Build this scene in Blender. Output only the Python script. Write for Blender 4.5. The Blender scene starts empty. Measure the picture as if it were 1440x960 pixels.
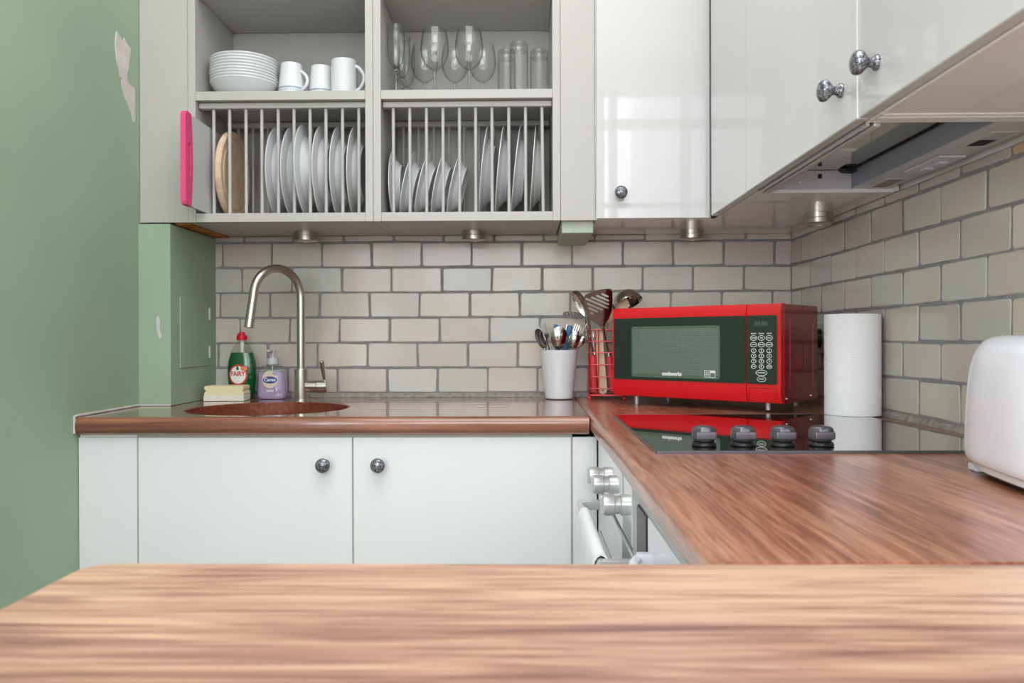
import bpy, bmesh, math, random
from mathutils import Vector, Matrix
random.seed(7)
C = bpy.context.scene.collection
S = bpy.context.scene
PI = math.pi
EYE = 1.088          # camera height
WT = 0.910           # worktop height

# ------------------------------------------------------------------ camera
cam_d = bpy.data.cameras.new('camera'); cam = bpy.data.objects.new('camera', cam_d); C.objects.link(cam)
cam_d.sensor_width = 36; cam_d.lens = 36 * 1118 / 1440; cam_d.clip_start = 0.02
cam.location = (0, 0, EYE)
YAW, PITCH, ROLL = math.atan(18 / 1118), -math.atan(3 / 1118), -0.0032
cam.matrix_world = (Matrix.Translation((0, 0, EYE)) @ Matrix.Rotation(YAW, 4, 'Z') @ Matrix.Rotation(PI / 2 + PITCH, 4, 'X')
                    @ Matrix.Rotation(ROLL, 4, 'Z'))
cam_d.dof.use_dof = True; cam_d.dof.focus_distance = 2.1; cam_d.dof.aperture_fstop = 9.0
S.camera = cam
# ------------------------------------------------------------------ world, light, exposure
w = bpy.data.worlds.new('world'); S.world = w; w.use_nodes = True
w.node_tree.nodes['Background'].inputs[0].default_value = (0.80, 0.90, 1.0, 1)
w.node_tree.nodes['Background'].inputs[1].default_value = 1.0
S.view_settings.view_transform = 'Standard'; S.view_settings.look = 'None'
S.view_settings.exposure = 0.0; S.view_settings.gamma = 1.0; S.view_settings.use_curve_mapping = False
S.cycles.transparent_max_bounces = 40
ROOM_Y0, ROOM_X1, CEIL = -2.0, 2.4, 3.25
def area(name, loc, rot, sx, sy, power, col=(1, 1, 1)):
    d = bpy.data.lights.new(name, 'AREA'); d.shape = 'RECTANGLE'; d.size = sx; d.size_y = sy; d.energy = power; d.color = col
    o = bpy.data.objects.new(name, d); C.objects.link(o); o.location = loc; o.rotation_euler = rot
    return o
# daylight entering through the windows behind the camera (window openings at WINS)
WINS = [(-0.95, 0.35), (0.575, 1.12), (1.40, 2.20)]  # middle one inferred from door reflections; left one widened to add light
WIN_Z = (1.30, 3.05)
for i, (a, b) in enumerate(WINS):
    area('daylight', ((a + b) / 2, ROOM_Y0 - 0.12, sum(WIN_Z) / 2), (PI / 2, 0, 0), b - a, WIN_Z[1] - WIN_Z[0], 17 * (b - a) * (WIN_Z[1] - WIN_Z[0]), (0.95, 0.975, 1.0))
# unseen soft fill added below the ceiling to lift the brightness
area('overhead_fill', (-0.1, 0.55, CEIL - 0.06), (0, 0, 0), 1.6, 2.2, 38, (0.985, 0.975, 1.0))
FILL_WIN, FILL_WIN_Z = (-1.75, -0.15), (0.80, 2.30)     # unseen window added in the left wall to light the right side
area('daylight', (-1.048 - 0.12, sum(FILL_WIN) / 2, sum(FILL_WIN_Z) / 2), (0, -PI / 2, 0), FILL_WIN_Z[1] - FILL_WIN_Z[0], FILL_WIN[1] - FILL_WIN[0], 62, (0.97, 0.98, 1.0))  # added area light at that opening, aimed at the right-hand tiles

# ------------------------------------------------------------------ materials
def mat(name, col, rough=0.5, metal=0.0, coat=0.0, trans=0.0, spec=0.5, bump=0.0, bscale=60.0, mottle=0.0, mscale=6.0, coat_rough=0.05, emit=0.0, alpha=1.0, ior=1.45, stretch=None):
    m = bpy.data.materials.new(name); m.use_nodes = True
    nt = m.node_tree; p = nt.nodes['Principled BSDF']
    p.inputs['Base Color'].default_value = (*col, 1); p.inputs['Roughness'].default_value = rough
    p.inputs['Metallic'].default_value = metal; p.inputs['Coat Weight'].default_value = coat
    p.inputs['Coat Roughness'].default_value = coat_rough
    p.inputs['Transmission Weight'].default_value = trans; p.inputs['Specular IOR Level'].default_value = spec
    p.inputs['IOR'].default_value = ior; p.inputs['Alpha'].default_value = alpha
    if bump or mottle:
        tc = nt.nodes.new('ShaderNodeTexCoord'); src = tc.outputs['Object']
        if stretch:
            mp = nt.nodes.new('ShaderNodeMapping'); mp.inputs['Scale'].default_value = stretch
            nt.links.new(src, mp.inputs[0]); src = mp.outputs[0]
    if bump:
        n = nt.nodes.new('ShaderNodeTexNoise'); n.inputs['Scale'].default_value = bscale; n.inputs['Detail'].default_value = 4
        b = nt.nodes.new('ShaderNodeBump'); b.inputs['Strength'].default_value = bump; b.inputs['Distance'].default_value = 0.002
        nt.links.new(src, n.inputs['Vector']); nt.links.new(n.outputs[0], b.inputs['Height']); nt.links.new(b.outputs[0], p.inputs['Normal'])
    if mottle:
        n = nt.nodes.new('ShaderNodeTexNoise'); n.inputs['Scale'].default_value = mscale; n.inputs['Detail'].default_value = 5
        r = nt.nodes.new('ShaderNodeValToRGB')
        r.color_ramp.elements[0].position = 0.3; r.color_ramp.elements[1].position = 0.7
        r.color_ramp.elements[0].color = (*[c * (1 - mottle) for c in col], 1)
        r.color_ramp.elements[1].color = (*[min(1, c * (1 + mottle)) for c in col], 1)
        nt.links.new(src, n.inputs['Vector']); nt.links.new(n.outputs[0], r.inputs[0]); nt.links.new(r.outputs[0], p.inputs['Base Color'])
    return m

def glass_mat(name, tint=(0.99, 0.995, 0.99), edge=(0.52, 0.54, 0.53), rough=0.02, f0=0.04):
    """thin clear glass: reflects more and absorbs more where it is seen edge-on"""
    m = bpy.data.materials.new(name); m.use_nodes = True; nt = m.node_tree; nt.nodes.clear(); N = nt.nodes; L = nt.links
    out = N.new('ShaderNodeOutputMaterial'); mix = N.new('ShaderNodeMixShader')
    t = N.new('ShaderNodeBsdfTransparent'); g = N.new('ShaderNodeBsdfGlossy'); g.inputs['Roughness'].default_value = rough
    lw = N.new('ShaderNodeLayerWeight'); lw.inputs['Blend'].default_value = 0.5
    pw = N.new('ShaderNodeMath'); pw.operation = 'POWER'; pw.inputs[1].default_value = 4.0; L.new(lw.outputs['Facing'], pw.inputs[0])
    ma = N.new('ShaderNodeMath'); ma.operation = 'MULTIPLY_ADD'; ma.inputs[1].default_value = 0.55; ma.inputs[2].default_value = f0; L.new(pw.outputs[0], ma.inputs[0])
    mc = N.new('ShaderNodeMixRGB'); mc.inputs[1].default_value = (*tint, 1); mc.inputs[2].default_value = (*edge, 1); L.new(pw.outputs[0], mc.inputs[0])
    L.new(mc.outputs[0], t.inputs[0]); L.new(ma.outputs[0], mix.inputs[0]); L.new(t.outputs[0], mix.inputs[1]); L.new(g.outputs[0], mix.inputs[2])
    L.new(mix.outputs[0], out.inputs[0])
    return m

def wood_mat(name, axis, dark, mid, light, scale=1.0, rough=0.35, coat=0.6, coat_rough=0.12, boards=0.0, bw=0.115, bamp=0.16, along=1.6, fine=0.36, shift=0.05):
    """long grain running along `axis` ('X' or 'Y'), staves of slightly different tone"""
    m = bpy.data.materials.new(name); m.use_nodes = True; nt = m.node_tree; N = nt.nodes; L = nt.links
    p = N['Principled BSDF']
    tc = N.new('ShaderNodeTexCoord'); mp = N.new('ShaderNodeMapping')
    s = [26 * scale, 26 * scale, 26 * scale]; s['XYZ'.index(axis)] = along * scale
    mp.inputs['Scale'].default_value = s
    L.new(tc.outputs['Object'], mp.inputs[0])
    n1 = N.new('ShaderNodeTexNoise'); n1.inputs['Scale'].default_value = 1.0; n1.inputs['Detail'].default_value = 6; n1.inputs['Roughness'].default_value = 0.62
    n1.inputs['Distortion'].default_value = 0.9
    L.new(mp.outputs[0], n1.inputs['Vector'])
    mp2 = N.new('ShaderNodeMapping'); s2 = [120 * scale] * 3; s2['XYZ'.index(axis)] = 4.5 * scale; mp2.inputs['Scale'].default_value = s2
    L.new(tc.outputs['Object'], mp2.inputs[0])
    n2 = N.new('ShaderNodeTexNoise'); n2.inputs['Scale'].default_value = 1.0; n2.inputs['Detail'].default_value = 3
    L.new(mp2.outputs[0], n2.inputs['Vector'])
    # staves: constant value per strip
    sx = N.new('ShaderNodeSeparateXYZ'); L.new(tc.outputs['Object'], sx.inputs[0])
    a = N.new('ShaderNodeMath'); a.operation = 'MULTIPLY'; a.inputs[1].default_value = 1 / bw
    L.new(sx.outputs['Y' if axis == 'X' else 'X'], a.inputs[0])
    a2 = N.new('ShaderNodeMath'); a2.operation = 'ADD'; a2.inputs[1].default_value = boards; L.new(a.outputs[0], a2.inputs[0])
    fl = N.new('ShaderNodeMath'); fl.operation = 'FLOOR'; L.new(a2.outputs[0], fl.inputs[0])
    w1 = N.new('ShaderNodeMath'); w1.operation = 'MULTIPLY_ADD'; w1.inputs[1].default_value = 2.4; w1.inputs[2].default_value = -1.746; L.new(fl.outputs[0], w1.inputs[0])
    w2 = N.new('ShaderNodeMath'); w2.operation = 'SINE'; L.new(w1.outputs[0], w2.inputs[0])
    wn = N.new('ShaderNodeMath'); wn.operation = 'MULTIPLY_ADD'; wn.inputs[1].default_value = 0.5; wn.inputs[2].default_value = 0.5; L.new(w2.outputs[0], wn.inputs[0])
    m1 = N.new('ShaderNodeMath'); m1.operation = 'MULTIPLY'; m1.inputs[1].default_value = bamp; L.new(wn.outputs[0], m1.inputs[0])
    m2 = N.new('ShaderNodeMath'); m2.operation = 'MULTIPLY_ADD'; m2.inputs[1].default_value = 0.75; L.new(n1.outputs[0], m2.inputs[0]); L.new(m1.outputs[0], m2.inputs[2])
    m3 = N.new('ShaderNodeMath'); m3.operation = 'MULTIPLY_ADD'; m3.inputs[1].default_value = fine; L.new(n2.outputs[0], m3.inputs[0]); L.new(m2.outputs[0], m3.inputs[2])
    r = N.new('ShaderNodeValToRGB'); e = r.color_ramp.elements
    e[0].position = 0.38 + shift; e[0].color = (*dark, 1); e[1].position = 0.72 + shift; e[1].color = (*light, 1)
    k = e.new(0.54 + shift); k.color = (*mid, 1)
    L.new(m3.outputs[0], r.inputs[0]); L.new(r.outputs[0], p.inputs['Base Color'])
    p.inputs['Roughness'].default_value = rough; p.inputs['Coat Weight'].default_value = coat; p.inputs['Coat Roughness'].default_value = coat_rough
    b = N.new('ShaderNodeBump'); b.inputs['Strength'].default_value = 0.12; b.inputs['Distance'].default_value = 0.0006
    L.new(n2.outputs[0], b.inputs['Height']); L.new(b.outputs[0], p.inputs['Normal'])
    return m

def tile_mat(name):
    m = bpy.data.materials.new(name); m.use_nodes = True; nt = m.node_tree; N = nt.nodes; L = nt.links
    p = N['Principled BSDF']; at = N.new('ShaderNodeAttribute'); at.attribute_name = 'tint'
    tc = N.new('ShaderNodeTexCoord'); n = N.new('ShaderNodeTexNoise'); n.inputs['Scale'].default_value = 16; n.inputs['Detail'].default_value = 3
    L.new(tc.outputs['Object'], n.inputs['Vector'])
    r = N.new('ShaderNodeValToRGB'); r.color_ramp.elements[0].position = 0.35; r.color_ramp.elements[0].color = (0.95, 0.985, 1.0, 1)
    r.color_ramp.elements[1].position = 0.65; r.color_ramp.elements[1].color = (1.0, 0.965, 0.915, 1)
    L.new(n.outputs[0], r.inputs[0])
    mx = N.new('ShaderNodeMixRGB'); mx.blend_type = 'MULTIPLY'; mx.inputs[0].default_value = 1
    L.new(at.outputs['Color'], mx.inputs[1]); L.new(r.outputs[0], mx.inputs[2]); L.new(mx.outputs[0], p.inputs['Base Color'])
    p.inputs['Roughness'].default_value = 0.22; p.inputs['Coat Weight'].default_value = 0.3; p.inputs['Coat Roughness'].default_value = 0.1
    n2 = N.new('ShaderNodeTexNoise'); n2.inputs['Scale'].default_value = 22; n2.inputs['Detail'].default_value = 2
    L.new(tc.outputs['Object'], n2.inputs['Vector'])
    b = N.new('ShaderNodeBump'); b.inputs['Strength'].default_value = 0.35; b.inputs['Distance'].default_value = 0.003
    L.new(n2.outputs[0], b.inputs['Height']); L.new(b.outputs[0], p.inputs['Normal'])
    return m

def speckle_mat(name, c0, c1, c2, scale=180, rough=0.22, metal=0.5):
    m = bpy.data.materials.new(name); m.use_nodes = True; nt = m.node_tree; N = nt.nodes; L = nt.links
    p = N['Principled BSDF']; tc = N.new('ShaderNodeTexCoord'); n = N.new('ShaderNodeTexNoise')
    n.inputs['Scale'].default_value = scale; n.inputs['Detail'].default_value = 4; n.inputs['Distortion'].default_value = 1.5
    L.new(tc.outputs['Object'], n.inputs['Vector']); r = N.new('ShaderNodeValToRGB'); e = r.color_ramp.elements
    e[0].position = 0.36; e[0].color = (*c0, 1); e[1].position = 0.62; e[1].color = (*c2, 1); k = e.new(0.5); k.color = (*c1, 1)
    L.new(n.outputs[0], r.inputs[0]); L.new(r.outputs[0], p.inputs['Base Color']); p.inputs['Roughness'].default_value = rough
    p.inputs['Metallic'].default_value = metal
    return m

def mesh_screen_mat(name):
    m = bpy.data.materials.new(name); m.use_nodes = True; nt = m.node_tree; N = nt.nodes; L = nt.links
    p = N['Principled BSDF']; tc = N.new('ShaderNodeTexCoord'); sx = N.new('ShaderNodeSeparateXYZ'); L.new(tc.outputs['Object'], sx.inputs[0])
    outs = []
    for ax in 'XZ':
        a = N.new('ShaderNodeMath'); a.operation = 'MULTIPLY'; a.inputs[1].default_value = 2 * PI / 0.0036; L.new(sx.outputs[ax], a.inputs[0])
        s = N.new('ShaderNodeMath'); s.operation = 'SINE'; L.new(a.outputs[0], s.inputs[0]); outs.append(s)
    mx = N.new('ShaderNodeMath'); mx.operation = 'MAXIMUM'; L.new(outs[0].outputs[0], mx.inputs[0]); L.new(outs[1].outputs[0], mx.inputs[1])
    r = N.new('ShaderNodeValToRGB'); r.color_ramp.elements[0].position = 0.2; r.color_ramp.elements[0].color = (0.055, 0.08, 0.065, 1)
    r.color_ramp.elements[1].position = 0.85; r.color_ramp.elements[1].color = (0.19, 0.225, 0.195, 1)
    L.new(mx.outputs[0], r.inputs[0]); L.new(r.outputs[0], p.inputs['Base Color'])
    p.inputs['Roughness'].default_value = 0.35; p.inputs['Coat Weight'].default_value = 1; p.inputs['Coat Roughness'].default_value = 0.02
    return m

M = {}
M['green'] = mat('green_paint', (0.315, 0.43, 0.305), 0.55, bump=0.25, bscale=30, mottle=0.06, mscale=3)
M['green_pale'] = mat('pale_green_paint', (0.48, 0.56, 0.46), 0.6, bump=0.3, bscale=40, mottle=0.08, mscale=12)
M['plaster'] = mat('bare_plaster', (0.62, 0.57, 0.55), 0.9, bump=0.6, bscale=60, mottle=0.12, mscale=20)
M['white_wall'] = mat('white_wall_paint', (0.80, 0.80, 0.78), 0.8, mottle=0.02)
M['floor'] = mat('grey_floor_tile', (0.36, 0.33, 0.30), 0.5, mottle=0.15, mscale=3)
M['grout'] = mat('grey_grout', (0.265, 0.265, 0.27), 0.9, bump=0.8, bscale=150, mottle=0.15, mscale=40)
M['caulk'] = mat('worn_caulk', (0.30, 0.27, 0.245), 0.6, bump=0.9, bscale=120, mottle=0.35, mscale=60)
M['tile'] = tile_mat('glazed_cream_tile')
M['greycab'] = mat('grey_cabinet_laminate', (0.475, 0.455, 0.43), 0.38, mottle=0.015, mscale=40)
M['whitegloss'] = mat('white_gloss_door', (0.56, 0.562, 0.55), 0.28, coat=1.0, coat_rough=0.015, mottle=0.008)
M['basedoor'] = mat('white_satin_door', (0.80, 0.81, 0.81), 0.35, coat=0.25, coat_rough=0.2, mottle=0.008)
M['carcass'] = mat('white_carcass_laminate', (0.86, 0.83, 0.82), 0.22, coat=0.7, coat_rough=0.04, mottle=0.01)
M['edging'] = mat('white_edge_banding', (0.86, 0.85, 0.83), 0.4)
M['gapstrip'] = mat('grey_beige_strip', (0.42, 0.39, 0.36), 0.6)
M['dark'] = mat('black_gap', (0.015, 0.015, 0.015), 0.7)
M['zinc'] = speckle_mat('marbled_grey_stone', (0.045, 0.045, 0.05), (0.14, 0.14, 0.155), (0.42, 0.43, 0.47), 230)
M['nickel'] = mat('brushed_nickel', (0.56, 0.53, 0.49), 0.28, 1.0, bump=0.1, bscale=300)
M['chrome'] = mat('polished_steel', (0.72, 0.72, 0.72), 0.12, 1.0)
M['steel'] = mat('brushed_steel', (0.62, 0.63, 0.65), 0.3, 1.0)
M['turner'] = mat('darkened_turner_steel', (0.24, 0.22, 0.22), 0.10, 1.0)  # steel base darkened to stand in for the dark worktop reflection
M['cutlery'] = mat('cutlery_steel', (0.52, 0.50, 0.48), 0.13, 1.0)
M['hood'] = mat('silver_hood_metal', (0.60, 0.60, 0.61), 0.35, 0.35)
M['hoodblue'] = mat('blue_grey_filter_metal', (0.33, 0.37, 0.44), 0.4, 0.3)
M['hoodmirror'] = mat('polished_hood_plate', (0.66, 0.66, 0.58), 0.06, 0.95)
M['lav'] = mat('pale_translucent_plastic', (0.60, 0.60, 0.66), 0.3)
DK, MD, LT = (0.085, 0.028, 0.016), (0.20, 0.066, 0.035), (0.34, 0.135, 0.075)
M['wood_x'] = wood_mat('reddish_worktop_wood', 'X', DK, MD, LT, rough=0.3, coat=1.0, coat_rough=0.10)
M['wood_y'] = wood_mat('reddish_worktop_wood_long', 'Y', (0.11, 0.032, 0.016), (0.27, 0.092, 0.050), (0.46, 0.215, 0.13), rough=0.36, coat=0.6, coat_rough=0.2, scale=2.7, along=1.5, bamp=0.10, fine=0.40, shift=0.04)
M['wood_p'] = wood_mat('pale_worktop_wood', 'X', (0.155, 0.070, 0.052), (0.33, 0.172, 0.122), (0.57, 0.365, 0.245), scale=1.5, rough=0.4, coat=0.35, coat_rough=0.28, boards=0.457, bw=0.14, bamp=0.11, along=2.6, fine=0.42, shift=0.055)
M['copper'] = mat('copper_brown_sink', (0.22, 0.060, 0.032), 0.35, 0.25, coat=0.5, coat_rough=0.15, bump=0.5, bscale=70, mottle=0.3, mscale=90)
M['red'] = mat('gloss_red_plastic', (0.66, 0.004, 0.012), 0.25, coat=0.8, coat_rough=0.03)
M['redmetal'] = mat('gloss_red_metal', (0.30, 0.006, 0.012), 0.22, 0.3, coat=1.0, coat_rough=0.02)
M['redwire'] = mat('red_coated_wire', (0.62, 0.010, 0.02), 0.3, coat=0.5)
M['redgrip'] = mat('red_grip', (0.60, 0.045, 0.06), 0.5)
M['mwglass'] = mat('dark_microwave_glass', (0.012, 0.02, 0.015), 0.18, coat=1.0, coat_rough=0.01)
M['mwwin'] = mesh_screen_mat('microwave_window_mesh')
M['mwwin2'] = mat('microwave_window_surround', (0.085, 0.135, 0.095), 0.3, coat=1.0, coat_rough=0.02)
M['print'] = mat('pale_print', (0.75, 0.76, 0.76), 0.5)
M['display'] = mat('dim_display', (0.028, 0.036, 0.03), 0.2, coat=0.6)
M['hob'] = mat('black_ceramic_glass', (0.006, 0.006, 0.007), 0.04, coat=1.0, coat_rough=0.005, spec=0.9, ior=1.7)
M['black'] = mat('black_plastic', (0.012, 0.012, 0.013), 0.35)
M['knobgrey'] = mat('smoky_knob_metal', (0.13, 0.125, 0.14), 0.3, 0.6)
M['knobsilver'] = mat('silver_plastic', (0.60, 0.60, 0.60), 0.25, 0.4)
M['paper'] = mat('kitchen_paper', (0.86, 0.86, 0.87), 0.95)
M['card'] = mat('cardboard', (0.42, 0.32, 0.22), 0.9)
M['whiteplastic'] = mat('white_plastic', (0.74, 0.76, 0.82), 0.25, coat=0.3)
M['china'] = mat('white_china', (0.70, 0.72, 0.73), 0.15, coat=0.5, coat_rough=0.03)
M['chinablue'] = mat('blue_china_band', (0.30, 0.37, 0.47), 0.2)
M['pot'] = mat('white_glazed_pot', (0.72, 0.74, 0.78), 0.25, coat=0.4)
M['glass'] = glass_mat('clear_glass')
M['glass_thick'] = glass_mat('thick_clear_glass', (0.95, 0.96, 0.955), (0.40, 0.42, 0.41), 0.02, 0.08)
M['clearplastic'] = glass_mat('clear_plastic', (0.92, 0.93, 0.91), (0.6, 0.6, 0.58), 0.05)
M['fairy'] = mat('green_washing_liquid', (0.0, 0.115, 0.028), 0.08, coat=1.0, coat_rough=0.02, trans=0.25)
M['lilac'] = mat('lilac_soap', (0.56, 0.46, 0.70), 0.1, coat=1.0, coat_rough=0.02, trans=0.35)
M['redcap'] = mat('red_cap', (0.66, 0.008, 0.02), 0.3)
M['white'] = mat('white_label', (0.85, 0.85, 0.85), 0.4)
M['labelred'] = mat('label_red', (0.62, 0.03, 0.02), 0.4)
M['labelorange'] = mat('label_orange', (0.80, 0.22, 0.08), 0.4)
M['labelgreen'] = mat('label_green', (0.01, 0.18, 0.06), 0.4)
M['labelblue'] = mat('label_blue', (0.03, 0.07, 0.28), 0.4)
M['labelcream'] = mat('label_cream', (0.72, 0.62, 0.50), 0.4)
M['sponge'] = mat('cream_sponge', (0.80, 0.72, 0.46), 0.95, bump=1.0, bscale=250)
M['scour'] = mat('white_scourer', (0.80, 0.79, 0.68), 0.95, bump=1.0, bscale=350)
M['pink'] = mat('pink_plastic', (0.74, 0.07, 0.22), 0.4)
M['boardgrey'] = mat('pale_grey_board', (0.55, 0.56, 0.57), 0.5)
M['beech'] = wood_mat('pale_beech', 'Z', (0.48, 0.32, 0.20), (0.60, 0.43, 0.29), (0.72, 0.55, 0.39), 1.3, 0.5, 0.1, bamp=0.02, shift=-.03)
M['blue'] = mat('blue_plastic', (0.03, 0.17, 0.36), 0.35)
M['cloth'] = mat('white_cotton', (0.86, 0.87, 0.90), 0.95, bump=0.4, bscale=400)
M['lilacedge'] = mat('appliance_grey', (0.45, 0.46, 0.46), 0.35)
M['rust'] = mat('raw_orange_wood', (0.40, 0.15, 0.02), 0.8, mottle=0.6, mscale=30)
M['mirrorwhite'] = mat('enamelled_white_panel', (0.72, 0.73, 0.73), 0.15, coat=1.0, coat_rough=0.02)
M['frame'] = mat('white_window_frame', (0.8, 0.8, 0.8), 0.4)

# ------------------------------------------------------------------ builders
class B:
    def __init__(s): s.bm = bmesh.new()
    def _merge(s, t, mtx=None):
        if mtx is not None: t.transform(mtx)
        me = bpy.data.meshes.new('tmp'); t.to_mesh(me); t.free(); s.bm.from_mesh(me); bpy.data.meshes.remove(me); return s
    def box(s, x0, x1, y0, y1, z0, z1, bev=0.0, seg=2, mtx=None):
        t = bmesh.new(); bmesh.ops.create_cube(t, size=1)
        for v in t.verts: v.co = Vector(((x0 + x1) / 2 + v.co.x * (x1 - x0), (y0 + y1) / 2 + v.co.y * (y1 - y0), (z0 + z1) / 2 + v.co.z * (z1 - z0)))
        if bev: bmesh.ops.bevel(t, geom=t.edges[:], offset=bev, segments=seg, profile=0.5, affect='EDGES')
        return s._merge(t, mtx)
    def lathe(s, prof, n=32, mtx=None, sx=1.0, sy=1.0, closed=False):
        """prof: (r, z) list; r = 0 ends are closed to a point"""
        t = bmesh.new(); rings = []
        for r, z in prof:
            if r < 1e-6: rings.append([t.verts.new((0, 0, z))])
            else: rings.append([t.verts.new((r * sx * math.cos(2 * PI * i / n), r * sy * math.sin(2 * PI * i / n), z)) for i in range(n)])
        pairs = list(zip(rings, rings[1:]))
        if closed: pairs.append((rings[-1], rings[0]))
        for a, b in pairs:
            for i in range(n):
                j = (i + 1) % n
                if len(a) == 1 and len(b) == 1: continue
                if len(a) == 1: f = (a[0], b[i], b[j])
                elif len(b) == 1: f = (a[i], b[0], a[j])
                else: f = (a[i], b[i], b[j], a[j])
                try: t.faces.new(f)
                except ValueError: pass
        bmesh.ops.recalc_face_normals(t, faces=t.faces[:])
        return s._merge(t, mtx)
    def cyl(s, p0, p1, r0, r1=None, n=20, bev=0.0):
        r1 = r0 if r1 is None else r1
        p0, p1 = Vector(p0), Vector(p1); d = p1 - p0; h = d.length
        q = Vector((0, 0, 1)).rotation_difference(d.normalized()).to_matrix().to_4x4()
        pr = [(0, 0), (r0 - bev, 0)] + ([(r0, bev)] if bev else []) + ([(r1, h - bev)] if bev else []) + [(r1 - bev, h), (0, h)]
        if not bev: pr = [(0, 0), (r0, 0), (r1, h), (0, h)]
        return s.lathe(pr, n, Matrix.Translation(p0) @ q)
    def tube(s, pts, r, n=12, closed=False, cap=True):
        """round tube along points; r may be a list"""
        pts = [Vector(p) for p in pts]; k = len(pts); rs = r if isinstance(r, (list, tuple)) else [r] * k
        t = bmesh.new(); rings = []; up = None
        for i, p in enumerate(pts):
            if closed: d = pts[(i + 1) % k] - pts[i - 1]
            else: d = pts[min(i + 1, k - 1)] - pts[max(i - 1, 0)]
            d.normalize()
            if up is None: up = d.orthogonal().normalized()
            up = (up - d * up.dot(d)); up = up.normalized() if up.length > 1e-6 else d.orthogonal().normalized()
            sd = d.cross(up)
            rings.append([t.verts.new(p + rs[i] * (math.cos(2 * PI * a / n) * up + math.sin(2 * PI * a / n) * sd)) for a in range(n)])
        for i in range(k if closed else k - 1):
            a, b = rings[i], rings[(i + 1) % k]
            for j in range(n): t.faces.new((a[j], a[(j + 1) % n], b[(j + 1) % n], b[j]))
        if not closed and cap: t.faces.new(rings[0][::-1]); t.faces.new(rings[-1])
        bmesh.ops.recalc_face_normals(t, faces=t.faces[:])
        return s._merge(t)
    def plate(s, outer, holes=(), th=0.002, mtx=None, bev=0.0):
        """flat shape in the local XZ plane (with holes), thickness th along +Y"""
        t = bmesh.new()
        for loop in [outer] + list(holes):
            vs = [t.verts.new((x, 0, z)) for x, z in loop]
            for i in range(len(vs)): t.edges.new((vs[i], vs[(i + 1) % len(vs)]))
        bmesh.ops.triangle_fill(t, use_beauty=True, edges=t.edges[:])
        bmesh.ops.dissolve_limit(t, angle_limit=0.01, verts=t.verts[:], edges=t.edges[:]) if not holes else None
        r = bmesh.ops.extrude_face_region(t, geom=t.faces[:])
        bmesh.ops.translate(t, vec=(0, th, 0), verts=[v for v in r['geom'] if isinstance(v, bmesh.types.BMVert)])
        bmesh.ops.recalc_face_normals(t, faces=t.faces[:])
        if bev:
            es = [e for e in t.edges if len(e.link_faces) == 2 and e.calc_face_angle(0) > 1.0]
            bmesh.ops.bevel(t, geom=es, offset=bev, segments=2, affect='EDGES')
        return s._merge(t, mtx)
    def loft(s, rings, cap=True, mtx=None):
        t = bmesh.new(); R = [[t.verts.new(p) for p in r] for r in rings]; n = len(R[0])
        for a, b in zip(R, R[1:]):
            for i in range(n): t.faces.new((a[i], a[(i + 1) % n], b[(i + 1) % n], b[i]))
        if cap: t.faces.new(R[0][::-1]); t.faces.new(R[-1])
        bmesh.ops.recalc_face_normals(t, faces=t.faces[:])
        return s._merge(t, mtx)
    def ribbon(s, outline, axis, a, b, mtx=None):
        """closed 2D outline extruded along an axis from a to b. axis X: outline=(y,z); Y: (x,z); Z: (x,y)"""
        f = {'X': lambda p, c: (c, p[0], p[1]), 'Y': lambda p, c: (p[0], c, p[1]), 'Z': lambda p, c: (p[0], p[1], c)}[axis]
        return s.loft([[f(p, a) for p in outline], [f(p, b) for p in outline]], True, mtx)

def obj(name, b, m, parent=None, angle=35, smooth=True):
    me = bpy.data.meshes.new(name); b.bm.to_mesh(me); b.bm.free()
    if smooth:
        me.shade_smooth(); me.set_sharp_from_angle(angle=math.radians(angle))
    me.materials.append(m)
    o = bpy.data.objects.new(name, me); C.objects.link(o)
    if parent: o.parent = parent
    if smooth and len(me.polygons) < 3000:
        wn = o.modifiers.new('weighted_normal', 'WEIGHTED_NORMAL'); wn.keep_sharp = True; wn.weight = 50
    return o
def tag(o, label, cat, group=None):
    o['label'] = label; o['category'] = cat
    if group: o['group'] = group
    return o
def thing(name, label, cat, loc=(0, 0, 0), rz=0, group=None, rot=None):
    o = bpy.data.objects.new(name, None); C.objects.link(o); o.empty_display_size = 0.05
    o.location = loc; o.rotation_euler = rot or (0, 0, rz)
    return tag(o, label, cat, group)
def struct(name, b, m, parent=None, **k):
    o = obj(name, b, m, parent, **k); o['kind'] = 'structure'; return o
def copy_tree(root, loc=None, rot=None, label=None):
    def rec(o, par):
        c = o.copy(); C.objects.link(c); c.parent = par
        for ch in [x for x in bpy.data.objects if x.parent == o]: rec(ch, c)
        return c
    r = rec(root, None)
    if loc is not None: r.location = loc
    if rot is not None: r.rotation_euler = rot
    if label: r['label'] = label
    return r
def text(s, size, th=0.0004, bold=0.0, sx=1.0, shear=0.0):
    """returns B with centred text in the XZ plane, facing -Y"""
    cu = bpy.data.curves.new('t', 'FONT'); cu.body = s; cu.size = size; cu.align_x = 'CENTER'; cu.align_y = 'CENTER'
    cu.extrude = th / 2; cu.offset = bold; cu.shear = shear; cu.resolution_u = 3
    o = bpy.data.objects.new('t', cu); me = bpy.data.meshes.new_from_object(o)
    b = B(); b.bm.from_mesh(me); bpy.data.objects.remove(o); bpy.data.curves.remove(cu); bpy.data.meshes.remove(me)
    b.bm.transform(Matrix.Rotation(PI / 2, 4, 'X') @ Matrix.Diagonal((sx, 1, 1, 1)))
    return b
def ell(cx, cz, rx, rz, n=28, a0=0): return [(cx + rx * math.cos(a0 + 2 * PI * i / n), cz + rz * math.sin(a0 + 2 * PI * i / n)) for i in range(n)]
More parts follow.
